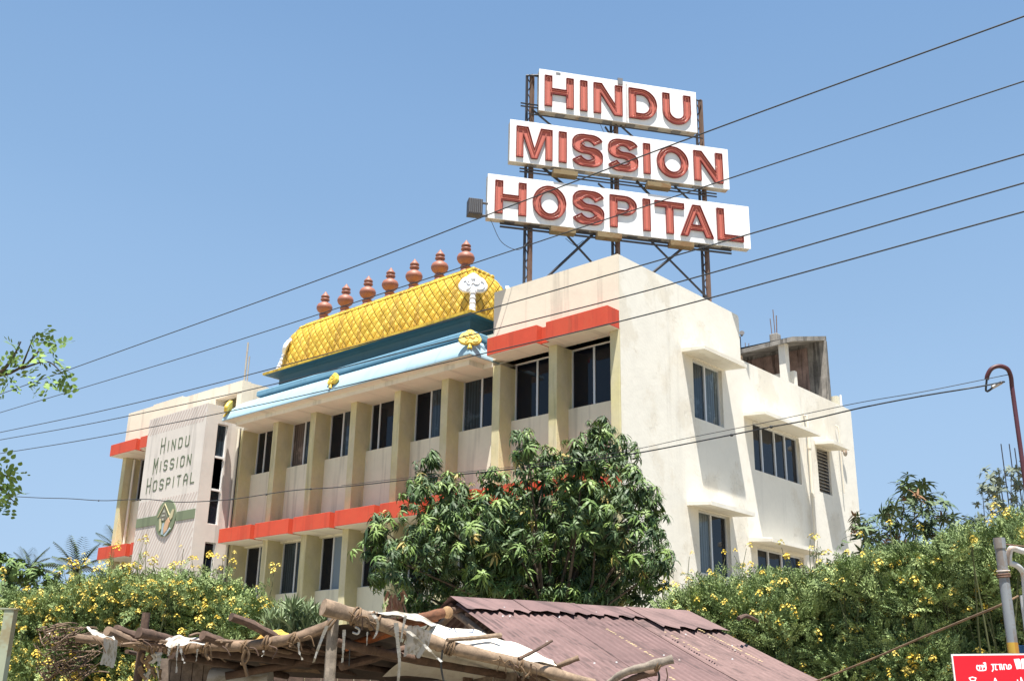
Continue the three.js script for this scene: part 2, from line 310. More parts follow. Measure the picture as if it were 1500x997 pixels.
chajja(-2.41, -4.28, 9.26, .6); chajja(-2.41, -4.28, 5.74, .6); chajja(-5.06, -7.9, 8.30, .6); chajja(-8.80, -9.79, 8.29, .5); chajja(-5.0, -7.85, 5.26, .6);
// pipes on the right-hand wall and fronts
h('drain_pipe', [tube([V(-.02, 9.0, -8.30), V(.06, 9.03, -8.30), V(.06, 8.9, -8.30), V(.06, 7.2, -8.29), V(.06, 5.2, -8.26), V(.06, 0, -8.24)], .045, 60, 8), cyl(V(.06, 8.08, -8.3), V(.06, 8.2, -8.3), .06), cyl(V(.06, 6.8, -8.29), V(.06, 6.9, -8.29), .058)], M.pipe, { label: 'cream drain pipe running down the right-hand wall' });
h('conduit', [tube([V(-.01, 9.08, -10.12), V(.03, 9.07, -10.15), V(.04, 8.3, -10.2), V(.04, 7.2, -10.22)], .02, 30, 6)], M.pipe);
h('wall_lamp', [new THREE.SphereGeometry(.09, 12, 8).scale(.6, 1.2, 1).translate(.07, 8.36, -10.42), cyl(V(-.05, 8.42, -10.42), V(.07, 8.42, -10.42), .02)], M.boardSide);
h('vent_pipe', [cyl(V(-.16, 9.7, -10.93), V(-.16, 10.17, -10.93), .034)], M.white);
for (const [x, y0, y1] of [[-13.80, 0, 9.1], [-20.25, 0, 9.1]]) h('drain_pipe', [cyl(V(x, y0, .05 - (x < -15 ? .3 : 0)), V(x, y1, .05 - (x < -15 ? .3 : 0)), .04, .04, 8)], M.pipe);
h('conduit', [cyl(V(-13.70, 0, .06), V(-13.70, 9.1, .06), .016, .016, 6)], M.wire);

// eave, mouldings, neck, ledge: mitred round the long roof
const NXL = -12.54, NXR = -4.75, NZ = -.31;
function mitred(name, prof, m, zb, opt) {
  const P = [], plan = (o) => [V(NXL - o, 0, zb), V(NXL - o, 0, NZ + o), V(NXR + o, 0, NZ + o), V(NXR + o, 0, zb)];
  for (let k = 0; k + 1 < prof.length; k++) {
    const a = plan(prof[k][0]), b = plan(prof[k + 1][0]);
    for (let s = 0; s < 3; s++) { const A = a[s].clone().setY(prof[k][1]), B = a[s + 1].clone().setY(prof[k][1]), C = b[s + 1].clone().setY(prof[k + 1][1]), D = b[s].clone().setY(prof[k + 1][1]); for (const q of [A, B, C, A, C, D]) P.push(q.x, q.y, q.z); }
  }
  return h(name, toCreasedNormals(tris(P), .5), m, opt);
}
const eave = mitred('eave', [[1.07, 9.16], [1.085, 9.175], [1.085, 9.215], [1.03, 9.32], [.965, 9.43], [.885, 9.54], [.79, 9.635], [.70, 9.71], [.62, 9.756], [.55, 9.76]], M.sky, -.6, { label: 'pale blue curved eave with yellow leaf ornaments' });
mitred('eave_soffit', [[.30, 9.165], [.31, 9.04], [.79, 9.04], [.792, 9.16], [1.068, 9.16]], M.soffit, -.6);
h('eave_soffit', [box(-13.7, -3.67, 9.045, 9.16, -.62, .0)], M.soffit);
mitred('cornice', [[.552, 9.755], [.49, 9.79], [.42, 9.80], [.35, 9.83], [.35, 9.89], [.40, 9.91]], M.midBlue, -.6);
mitred('cornice', [[.40, 9.91], [.435, 9.945], [.435, 10.06], [.41, 10.09], [.28, 10.11]], M.lightBlue, -.6);
mitred('roof_neck', [[.28, 10.108], [.09, 10.13], [.02, 10.18], [0, 10.22], [0, 10.46], [.03, 10.52], [.12, 10.575], [.33, 10.58]], M.navy, -1.7);
mitred('roof_ledge', [[.325, 10.576], [.352, 10.58], [.355, 10.645], [.30, 10.675], [.02, 10.72]], M.gold, -1.7);

// golden barrel roof with diamond scales
const profPts = [[0, 0], [-.01, .28], [.01, .56], [.06, .85], [.16, 1.13], [.30, 1.34], [.46, 1.46]];
const profC = new THREE.CatmullRomCurve3(profPts.map(([a, b]) => V(a, b, 0))), ARC = profC.getLength();
const profAt = (s) => profC.getPointAt(Math.min(1, Math.max(0, s / ARC)));       // x inset, y height
const RY = 10.70, RZ = -.32, RXL = -12.53, RXR = -4.70, RZB = -1.68;
const groof = h('golden_roof', (() => {
  const P = [], n = 14, ring = (k) => { const q = profAt(ARC * k / n), i = q.x + .012; return [V(RXL + i, RY + q.y, RZB + i), V(RXL + i, RY + q.y, RZ - i), V(RXR - i, RY + q.y, RZ - i), V(RXR - i, RY + q.y, RZB + i)]; };
  for (let k = 0; k < n; k++) { const a = ring(k), b = ring(k + 1); for (let s = 0; s < 4; s++) { const A = a[s], B = a[(s + 1) % 4], C = b[(s + 1) % 4], D = b[s]; for (const q of [A, B, C, A, C, D]) P.push(q.x, q.y, q.z); } }
  const t = ring(n); for (const q of [t[0], t[1], t[2], t[0], t[2], t[3]]) P.push(q.x, q.y, q.z);
  return tris(P);
})(), M.goldBase, { label: 'golden barrel roof covered in diamond scales' });
function clip(poly, inside, cross) { const out = []; for (let i = 0; i < poly.length; i++) { const a = poly[i], b = poly[(i + 1) % poly.length], ia = inside(a), ib = inside(b); if (ia) out.push(a); if (ia !== ib) out.push(cross(a, b)); } return out; }
function scaleGeo(poly, map) {               // a pillowed tile over a convex polygon in (s, t) space
  const c = poly.reduce((q, p) => [q[0] + p[0] / poly.length, q[1] + p[1] / poly.length], [0, 0]);
  const ringAt = (k, e) => poly.map((p) => map(c[0] + (p[0] - c[0]) * k, c[1] + (p[1] - c[1]) * k, e));
  const r0 = ringAt(.90, -.002), r1 = ringAt(.87, .009), r2 = ringAt(.58, .009), r3 = ringAt(.48, .017), ctr = map(c[0], c[1], .018), P = [];
  const strip = (a, b) => { for (let i = 0; i < a.length; i++) { const j = (i + 1) % a.length; for (const q of [a[i], a[j], b[j], a[i], b[j], b[i]]) P.push(q.x, q.y, q.z); } };
  strip(r0, r1); strip(r1, r2); strip(r2, r3); for (let i = 0; i < r3.length; i++) { const j = (i + 1) % r3.length; for (const q of [r3[i], r3[j], ctr]) P.push(q.x, q.y, q.z); }
  return tris(P);
}
{
  const DW = .285, rows = 9, TOP = ARC * .91, DH = TOP / (rows / 2), golds = [M.gold, M.goldB, M.goldC];
  const frame = (t) => { const q = profAt(t), d = profC.getTangentAt(Math.min(1, Math.max(0, t / ARC))); return { i: q.x, y: q.y, nx: d.y, ny: -d.x }; };   // normal: outward (d.y), up (d.x)
  const front = (s, t, e) => { const f = frame(t); return V(s, RY + f.y + e * -f.ny, RZ - f.i + e * f.nx); };
  const right = (s, t, e) => { const f = frame(t); return V(RXR - f.i + e * f.nx, RY + f.y + e * -f.ny, s); };
  const stuff = [];
  for (const [map, s0, s1, own] of [[front, RXL, RXR, true], [right, RZB, RZ, false]]) {
    const n = Math.ceil((s1 - s0) / DW) + 1;
    for (let r = -1; r <= rows; r++) for (let k = -1; k <= n; k++) {
      const cs = own ? s1 - (k + (r & 1 ? .5 : 0)) * DW : s1 - (k + (r & 1 ? .5 : 0)) * DW, ct = (r + 1) * DH / 2 - DH / 2 + .0;
      let poly = [[cs - DW / 2, ct], [cs, ct - DH / 2], [cs + DW / 2, ct], [cs, ct + DH / 2]];
      const lerp = (f) => (a, b) => { const fa = f(a), fb = f(b), t = fa / (fa - fb); return [a[0] + (b[0] - a[0]) * t, a[1] + (b[1] - a[1]) * t]; };
      const planes = [(p) => p[1], (p) => TOP - p[1], (p) => p[0] - (s0 + profAt(p[1]).x), (p) => (s1 - profAt(p[1]).x) - p[0]];
      for (const f of planes) { poly = clip(poly, (p) => f(p) >= 0, lerp(f)); if (poly.length < 3) break; }
      if (poly.length < 3) continue;
      let area = 0; for (let i = 0; i < poly.length; i++) { const a = poly[i], b = poly[(i + 1) % poly.length]; area += a[0] * b[1] - b[0] * a[1]; } area = Math.abs(area) / 2; if (area < .003) continue;
      const g = scaleGeo(poly, map);
      if (own && area > .02) part('scale', g, golds[Math.floor(rnd() * 3)], groof); else stuff.push(g);
    }
  }
  part('scales', stuff, M.gold, groof, { kind: 'stuff' });
  // scalloped cresting along the top edge, and a ridge cap
  const cr = [], band = (map, s0, s1) => { for (let a = 0; a < 4; a++) { const t0 = ARC * (.915 + a * .022), t1 = ARC * (.915 + (a + 1) * .022), e0 = [.02, .05, .05, .03][a], e1 = [.05, .05, .03, .0][a], i0 = profAt(t0).x - .03, i1 = profAt(t1).x - .03; cr.push(quad(map(s0 + i0, t0, e0), map(s1 - i0, t0, e0), map(s1 - i1, t1, e1), map(s0 + i1, t1, e1))); } };
  band(front, RXL, RXR); band(right, RZB, RZ);
  for (let s = RXL + .4; s < RXR - .32; s += .17) { const p = front(s, ARC * .885, .03); cr.push(new THREE.SphereGeometry(.075, 8, 6).scale(1, .8, .35).rotateX(-.6).translate(p.x, p.y, p.z)); }
  for (let s = RZB + .35; s < RZ - .3; s += .17) { const p = right(s, ARC * .885, .03); cr.push(new THREE.SphereGeometry(.075, 8, 6).scale(.35, .8, 1).translate(p.x, p.y, p.z)); }
  cr.push(rbox(RXL + .42, RXR - .42, RY + 1.455, RY + 1.52, RZB + .42, RZ - .42, .02));
  part('cresting', cr, M.gold, groof);
  // terracotta pot finials along the ridge
  const fp = [[.20, 0], [.19, .06], [.15, .12], [.13, .17], [.16, .20], [.155, .235], [.10, .27], [.15, .31], [.225, .37], [.262, .44], [.262, .50], [.225, .57], [.15, .62], [.105, .65], [.10, .69], [.15, .71], [.15, .745], [.11, .765], [.105, .79], [.145, .81], [.14, .84], [.10, .88], [.05, .94], [.015, .99], [0, 1.0]].map(([r, y]) => new THREE.Vector2(r * .9, y));
  const fg = new THREE.LatheGeometry(fp, 24);
  for (const x of [-11.56, -10.59, -9.60, -8.64, -7.66, -6.65, -5.67]) { const m = new THREE.Mesh(fg, M.clay); m.name = 'finial'; m.position.set(x, RY + 1.50, -1.0); m.rotation.y = rnd() * 6; groof.add(m); }
}
// white fan ornaments on the roof corners, yellow ones on the eave
function fanShape(w, lobes = 5) {
  const s = new THREE.Shape(), hh = w * .62; s.moveTo(-.07 * w, 0); s.quadraticCurveTo(-.25 * w, -.10 * w, -.42 * w, .02 * w); s.quadraticCurveTo(-.56 * w, .16 * w, -.44 * w, .32 * w);
  s.quadraticCurveTo(-.40 * w, .48 * w, -.22 * w, .52 * w); s.quadraticCurveTo(-.12 * w, .66 * w, 0, hh + .06 * w); s.quadraticCurveTo(.12 * w, .66 * w, .22 * w, .52 * w); s.quadraticCurveTo(.40 * w, .48 * w, .44 * w, .32 * w); s.quadraticCurveTo(.56 * w, .16 * w, .42 * w, .02 * w); s.quadraticCurveTo(.25 * w, -.10 * w, .07 * w, 0); s.closePath(); return s;
}
function fanOrnament(parent, name, m, p, dir, w, stem, tilt) {
  const g = [new THREE.ExtrudeGeometry(fanShape(w), { depth: .05, bevelEnabled: true, bevelSize: .02, bevelThickness: .025, bevelSegments: 2, curveSegments: 8 }).translate(0, stem, 0)];
  for (let k = -1; k <= 1; k += 2) { g.push(new THREE.TorusGeometry(w * .17, w * .035, 6, 14, 3.6).rotateZ(k > 0 ? -2.2 : -1.5).translate(k * w * .25, stem + w * .2, .075)); g.push(new THREE.TorusGeometry(w * .11, w * .03, 6, 12, 3.2).rotateZ(3.1).translate(k * w * .12, stem + w * .34, .08)); }
  g.push(new THREE.SphereGeometry(w * .09, 10, 8).scale(1, 1.2, .6).translate(0, stem + w * .48, .075));
  if (stem > .2) { g.push(new THREE.CylinderGeometry(w * .085, w * .12, stem + .05, 12).translate(0, stem / 2, .03)); for (let k = 0; k < 4; k++) g.push(new THREE.TorusGeometry(w * .10, w * .028, 6, 14).rotateX(Math.PI / 2).translate(0, stem * (.1 + k * .25), .03)); } else g.push(new THREE.ConeGeometry(w * .13, stem + .1, 8).translate(0, stem / 2, .03));
  const q = merge(g).rotateX(tilt); q.rotateY(Math.atan2(dir.x, dir.z)).translate(p.x, p.y, p.z); return part(name, q, m, parent);
}
fanOrnament(groof, 'corner_ornament', M.silver, V(RXR + .02, RY + .06, RZ + .02), V(1, 0, 1), .70, .55, -.12);
fanOrnament(groof, 'corner_ornament', M.silver, V(RXR + .02, RY + .06, RZB - .02), V(1, 0, -1), .70, .60, -.12);
fanOrnament(groof, 'corner_ornament', M.silver, V(RXL - .02, RY + .06, RZ + .02), V(-1, 0, 1), .74, .5, -.3);
fanOrnament(eave, 'leaf_ornament', M.goldC, V(NXR + 1.0, 9.36, NZ + 1.0), V(1, 0, 1), .50, .10, -.25);
fanOrnament(eave, 'leaf_ornament', M.goldC, V(NXL - 1.0, 9.33, NZ + 1.0), V(-1, 0, 1), .50, .10, -.25);
fanOrnament(eave, 'leaf_ornament', M.goldC, V(-8.72, 9.31, NZ + 1.03), V(-.15, 0, 1), .42, .10, -.3);

// left stair block with the lettered panel
const PX0 = -17.15, PX1 = -13.95, PZ = 1.086, PT = 9.70;
h('stair_block', (() => {
  const g = [box(PX0, PX1 - .2, 0, PT, -.3, PZ - .02)];                                    // core, then the right face round its slit windows
  const a = [.33, .68]; g.push(box(PX1 - .2, PX1, 0, PT, -.3, a[0]), box(PX1 - .2, PX1, 0, PT, a[1], PZ - .02), box(PX1 - .2, PX1, 9.17, PT, a[0], a[1]), box(PX1 - .2, PX1, 5.75, 6.255, a[0], a[1]), box(PX1 - .2, PX1, 0, 4.75, a[0], a[1]));
  return g;
})(), M.panel);
for (const [y0, y1, bars] of [[6.257, 9.168, [8.19, 7.24]], [4.752, 5.748, []]]) {
  const z0 = .332, z1 = .678, x = PX1 - .10, e = [y0 + .02, ...bars, y1 - .02], g = [box(x - .02, x + .04, y0, y0 + .02, z0, z1), box(x - .02, x + .04, y1 - .02, y1, z0, z1), box(x - .02, x + .04, y0 + .02, y1 - .02, z0, z0 + .02), box(x - .02, x + .04, y0 + .02, y1 - .02, z1 - .02, z1)];
  for (const b of bars) g.push(box(x - .02, x + .09, b - .028, b + .028, z0 + .02, z1 - .02));
  const w = h('window', g, M.white); for (let i = 0; i + 1 < e.length; i++) part('pane', box(x - .006, x, e[i] + (i ? .028 : 0), e[i + 1] - (i + 2 < e.length ? .028 : 0), z0 + .02, z1 - .02), i === 2 ? M.glassBlue : M.glass, w);
}
const panel = h('sign_panel', [box(PX0, PX1, 3, PT, PZ - .018, PZ)], M.panel, { label: 'pink-grey wall panel with green letters and round emblem' });
{ // diagonal grooves above and below the smooth field, as raised pink ribs
  const g = [], dir = V(.377, .63, 0).normalize(), pts = (x, y) => V(x, y, PZ);
  const ribs = (y0, y1, skip) => {
    for (let x = PX0 - (y1 - y0) * .6; x < PX1; x += .15) {
      let a = V(x, y0, 0), b = V(x + (y1 - y0) * .377 / .63, y1, 0);
      const cut = (xx, p, q) => { const t = (xx - p.x) / (q.x - p.x); return V(xx, p.y + (q.y - p.y) * t, 0); };
      if (b.x < PX0 + .02 || a.x > PX1 - .05) continue; if (a.x < PX0 + .02) a = cut(PX0 + .02, a, b); if (b.x > PX1 - .05) b = cut(PX1 - .05, a, b);
      if (a.distanceTo(b) < .1) continue;
      const segs = [[a, b]];
      for (const [p, q] of segs) { const m = V(.0, 0, 0); g.push(bar(V(p.x, p.y, PZ + .0), V(q.x, q.y, PZ + .0), .05, .007)); }
    }
  };
  ribs(9.18, 9.68); ribs(6.66, 7.12); ribs(3.1, 6.33);
  part('grooves', g, M.groove, panel, { kind: 'stuff' });
}
part('green_band', rbox(PX0 + .01, -16.03, 6.36, 6.63, PZ, PZ + .02, .004), M.greenBand, panel); part('green_band', rbox(-14.93, PX1 - .03, 6.36, 6.63, PZ, PZ + .02, .004), M.greenBand, panel);
{ // round emblem: a shrine gable with seated figures in coloured mosaic, in low relief
  const cx = -15.48, cy = 6.5, R = .53, add = (name, shape, m, d, z) => part(name, new THREE.ExtrudeGeometry(shape, { depth: d, bevelEnabled: false, curveSegments: 24 }).translate(cx, cy, PZ + z), m, panel);
  const disc = new THREE.Shape(); disc.absarc(0, 0, R, 0, 2 * Math.PI); add('emblem', disc, M.greenBand, .03, .004);
  const add2 = (name, pts, m, d) => { const s = new THREE.Shape(); pts.forEach((p, i) => (i ? s.lineTo(p[0], p[1]) : s.moveTo(p[0], p[1]))); s.closePath(); part('emblem_relief', new THREE.ExtrudeGeometry(s, { depth: d, bevelEnabled: false }).translate(cx, cy, PZ + .034), m, panel); };
  const e = { ochre: mat([.46, .41, .25]), orange: mat([.52, .33, .20]), whiteM: mat([.40, .40, .33]), dark: mat([.15, .14, .11]), blue: mat([.33, .40, .43]) };
  add2('', [[-.42, .06], [-.10, .44], [.24, .06], [.20, .06], [-.10, .40], [-.38, .06]], e.ochre, .02);
  add2('', [[-.30, .02], [-.10, .33], [.10, .02], [.08, -.06], [-.28, -.06]], e.dark, .012);
  add2('', [[-.16, .17], [-.10, .26], [-.04, .17]], e.whiteM, .016);
  add2('', [[-.2, .10], [0, .10], [-.02, .06], [-.18, .06]], e.whiteM, .018);
  add2('', [[-.13, .0], [-.08, .0], [-.07, -.06], [-.14, -.06]], e.whiteM, .022);
  add2('', [[-.30, .0], [-.22, .0], [-.16, -.3], [-.24, -.36]], e.ochre, .02);
  add2('', [[.06, -.10], [.20, .0], [.28, -.14], [.20, -.36], [.04, -.46], [.0, -.28]], e.orange, .024);
  add2('', [[.22, .02], [.36, .22], [.46, .20], [.40, -.02], [.30, -.08]], e.ochre, .02);
  add2('', [[-.10, -.14], [-.02, -.14], [-.02, -.48], [-.12, -.46]], e.blue, .018);
  add2('', [[.02, -.5], [.3, -.3], [.36, -.34], [.1, -.54]], e.blue, .016);
}

// letter shapes, unit cap height; each letter is { contours: [outer], holes: [] } as polygons
function arcPts(cx, cy, rx, ry, a0, a1, n) { const o = []; for (let i = 0; i <= n; i++) { const a = a0 + (a1 - a0) * i / n; o.push([cx + rx * Math.cos(a), cy + ry * Math.sin(a)]); } return o; }
const PI = Math.PI;
function letterPoly(ch, w, s, t = s * .82) {     // s: upright stroke, t: cross stroke
  const rectP = (x0, x1, y0, y1) => [[x0, y0], [x1, y0], [x1, y1], [x0, y1]];
  switch (ch) {
    case 'H': return { o: [[0, 0], [s, 0], [s, .5 - t / 2], [w - s, .5 - t / 2], [w - s, 0], [w, 0], [w, 1], [w - s, 1], [w - s, .5 + t / 2], [s, .5 + t / 2], [s, 1], [0, 1]], h: [] };
    case 'I': return { o: rectP(0, w, 0, 1), h: [] };
    case 'L': return { o: [[0, 0], [w, 0], [w, t], [s, t], [s, 1], [0, 1]], h: [] };
    case 'T': return { o: [[w / 2 - s / 2, 0], [w / 2 + s / 2, 0], [w / 2 + s / 2, 1 - t], [w, 1 - t], [w, 1], [0, 1], [0, 1 - t], [w / 2 - s / 2, 1 - t]], h: [] };
    case 'N': { const d = s * 1.12; return { o: [[0, 0], [s, 0], [s, .66], [w - d, 0], [w, 0], [w, 1], [w - s, 1], [w - s, .36], [d, 1], [0, 1]], h: [] }; }
    case 'M': return { o: [[0, 0], [s * .92, 0], [s * .92, .72], [w / 2 - s * .42, 0], [w / 2 + s * .42, 0], [w - s * .92, .72], [w - s * .92, 0], [w, 0], [w, 1], [w - s * 1.55, 1], [w / 2, .33], [s * 1.55, 1], [0, 1]], h: [] };
    case 'A': { const k = (y) => (w / 2 - s * .52) * y; return { o: [[0, 0], [s * 1.05, 0], [s * 1.05 + .2 * (w / 2 - s * .62), .2], [w - s * 1.05 - .2 * (w / 2 - s * .62), .2], [w - s * 1.05, 0], [w, 0], [w / 2 + s * .55, 1], [w / 2 - s * .55, 1]], h: [[[w / 2 - s * .62, .37], [w / 2 + s * .62, .37], [w / 2, .74]]] }; }
    case 'U': return { o: [[0, 1], [0, .42], ...arcPts(w / 2, .42, w / 2, .42, PI, 2 * PI, 18).slice(1), [w, 1], [w - s, 1], [w - s, .42], ...arcPts(w / 2, .42, w / 2 - s, .42 - t, 0, -PI, 16).slice(1), [s, 1]], h: [] };
    case 'D': return { o: [[0, 0], [w * .45, 0], ...arcPts(w * .45, .5, w * .55, .5, -PI / 2, PI / 2, 18), [0, 1]], h: [[[s, t], [s, 1 - t], ...arcPts(w * .45, .5, w * .55 - s, .5 - t, PI / 2, -PI / 2, 16)]] };
    case 'P': return { o: [[0, 0], [s, 0], [s, .40], [w * .55, .40], ...arcPts(w * .55, .70, w * .45, .30, -PI / 2, PI / 2, 16), [0, 1]], h: [[[s, .40 + t * .85], [s, 1 - t * .85], ...arcPts(w * .55, .70, w * .45 - s, .30 - t * .85, PI / 2, -PI / 2, 14)]] };
    case 'O': return { o: arcPts(w / 2, .5, w / 2, .52, 0, 2 * PI, 36).slice(0, -1), h: [arcPts(w / 2, .5, w / 2 - s, .52 - t, 0, -2 * PI, 32).slice(0, -1)] };
    case 'S': {
      const rx = w / 2 - s / 2, ry = (1.03 - t) / 4, up = arcPts(w / 2, .5 + ry, rx, ry, .25, 1.5 * PI, 22), dn = arcPts(w / 2, .5 - ry, rx, ry, PI / 2, -PI + .25, 22).slice(1), c = [...up, ...dn], L = [], R = [];
      for (let i = 0; i < c.length; i++) { const a = c[Math.max(0, i - 1)], b = c[Math.min(c.length - 1, i + 1)], dx = b[0] - a[0], dy = b[1] - a[1], l = Math.hypot(dx, dy), hw = (Math.abs(dx) / l) * t / 2 + (Math.abs(dy) / l) * s / 2; L.push([c[i][0] - dy / l * hw, c[i][1] + dx / l * hw]); R.push([c[i][0] + dy / l * hw, c[i][1] - dx / l * hw]); }
      return { o: [...R, ...L.reverse()], h: [] };
    }
  }
}
const area2 = (p) => p.reduce((s, a, i) => { const b = p[(i + 1) % p.length]; return s + a[0] * b[1] - b[0] * a[1]; }, 0);
function inset(p, d) {                           // positive d moves a counter-clockwise outline inwards
  const n = p.length, out = [];
  for (let i = 0; i < n; i++) {
    const a = p[(i + n - 1) % n], b = p[i], c = p[(i + 1) % n]; let u = [b[0] - a[0], b[1] - a[1]], v = [c[0] - b[0], c[1] - b[1]]; const lu = Math.hypot(...u) || 1e-9, lv = Math.hypot(...v) || 1e-9; u = [u[0] / lu, u[1] / lu]; v = [v[0] / lv, v[1] / lv];
    const m = [-(u[1] + v[1]), u[0] + v[0]], l = Math.hypot(...m) || 1e-9, k = 1 / Math.max(.45, (m[0] / l) * -u[1] + (m[1] / l) * u[0]); out.push([b[0] + m[0] / l * d * k, b[1] + m[1] / l * d * k]);
  }
  return out;
}
function shapeOf(L) { const s = new THREE.Shape(L.o.map((p) => new THREE.Vector2(...p))); for (const hp of L.h) s.holes.push(new THREE.Path(hp.map((p) => new THREE.Vector2(...p)))); return s; }
function rimGeo(poly, th, d) {                   // a thin upright wall along an outline
  const q = inset(poly, th), P = [], n = poly.length;
  for (let i = 0; i < n; i++) { const j = (i + 1) % n, A = poly[i], B = poly[j], a = q[i], b = q[j];
    P.push(A[0], A[1], 0, B[0], B[1], 0, B[0], B[1], d, A[0], A[1], 0, B[0], B[1], d, A[0], A[1], d, a[0], a[1], d, b[0], b[1], 0, a[0], a[1], 0, a[0], a[1], d, b[0], b[1], d, b[0], b[1], 0, A[0], A[1], d, B[0], B[1], d, b[0], b[1], d, A[0], A[1], d, b[0], b[1], d, a[0], a[1], d); }
  return tris(P);
}
// small-capital letters on the panel (thin squared strokes)
function thinLetter(ch, w) {
  const s = .13, seg = (a, b) => [a, b], c = .14;
  const paths = { H: [[[0, 0], [0, 1]], [[w, 0], [w, 1]], [[0, .5], [w, .5]]], I: [[[w / 2, 0], [w / 2, 1]]], N: [[[0, 0], [0, 1], [w, 0], [w, 1]]], D: [[[0, 0], [0, 1], [w - c, 1], [w, 1 - c], [w, c], [w - c, 0], [0, 0]]], U: [[[0, 1], [0, c], [c, 0], [w - c, 0], [w, c], [w, 1]]], M: [[[0, 0], [0, 1], [w / 2, .35], [w, 1], [w, 0]]], S: [[[w, .86], [w - c, 1], [c, 1], [0, 1 - c], [0, .62], [c, .52], [w - c, .48], [w, .38], [w, c], [w - c, 0], [c, 0], [0, .14]]], O: [[[c, 0], [w - c, 0], [w, c], [w, 1 - c], [w - c, 1], [c, 1], [0, 1 - c], [0, c], [c, 0]]], P: [[[0, 0], [0, 1], [w - c, 1], [w, 1 - c], [w, .58], [w - c, .45], [0, .45]]], T: [[[0, 1], [w, 1]], [[w / 2, 0], [w / 2, 1]]], A: [[[0, 0], [0, .7], [c * 1.4, 1], [w - c * 1.4, 1], [w, .7], [w, 0]], [[0, .42], [w, .42]]], L: [[[0, 1], [0, 0], [w, 0]]] }[ch];
  return paths;
}
for (const [word, x0, x1, y, H1, H2] of [['HINDU', -16.26, -14.735, 8.525, .445, .285], ['MISSION', -16.55, -14.52, 7.94, .45, .285], ['HOSPITAL', -16.80, -14.23, 7.375, .435, .29]]) {
  const ws = [...word].map((c, i) => (c === 'I' ? .10 : c === 'M' ? .62 : .62) * (i ? H2 : H1 * .72)), gap = (x1 - x0 - ws.reduce((a, b) => a + b, 0)) / (word.length - 1); let x = x0;
  [...word].forEach((c, i) => {
    const k = i ? H2 : H1, yy = i ? y + .03 : y, g = [], st = .0165;
    for (const path of thinLetter(c, ws[i] / k)) for (let j = 0; j + 1 < path.length; j++) { const a = V(x + path[j][0] * k, yy + path[j][1] * k, PZ + .004 + i * .0001 + j * .0002), b = V(x + path[j + 1][0] * k, yy + path[j + 1][1] * k, PZ + .004 + i * .0001 + j * .0002), d = b.clone().sub(a).normalize().multiplyScalar(st); g.push(bar(a.sub(d), b.add(d), st * 2, .012)); }
    part('letter', g, M.green, panel); x += ws[i] + gap;
  });
}
// parapets and recess of the left wing
h('left_parapet', [box(-20.6, -19.02, 9.5, 10.69, -.3, 0), box(-19.02, -17.3, 9.5, 10.73, -.3, -.002), box(-17.3, -15.32, 9.5, 10.66, -.3, 0), box(-20.6, -20.35, 9.5, 10.69, -6, -.3)], M.parapet);
h('left_parapet', [box(-15.32, -13.95, 10.28, 10.64, -.3, 0), box(-14.2, -13.95, 9.4, 10.28, -.3, -.01), box(-14.19, -13.96, 9.5, 10.62, -3.0, -.3)], M.parapet);
h('left_recess', [box(-15.32, -13.95, 9.5, 10.5, -1.4, -1.25), box(-15.5, -15.32, 9.5, 10.64, -1.3, -.31), box(-15.32, -14.2, 10.5, 10.62, -1.3, -.31)], M.fin);
h('mast', [cyl(V(-14.1, 10.3, -.15), V(-14.1, 11.9, -.15), .028), cyl(V(-14.03, 10.6, -.2), V(-14.03, 11.45, -.2), .02)], M.boardSide, { label: 'thin pale mast pipe rising from the left parapet' });
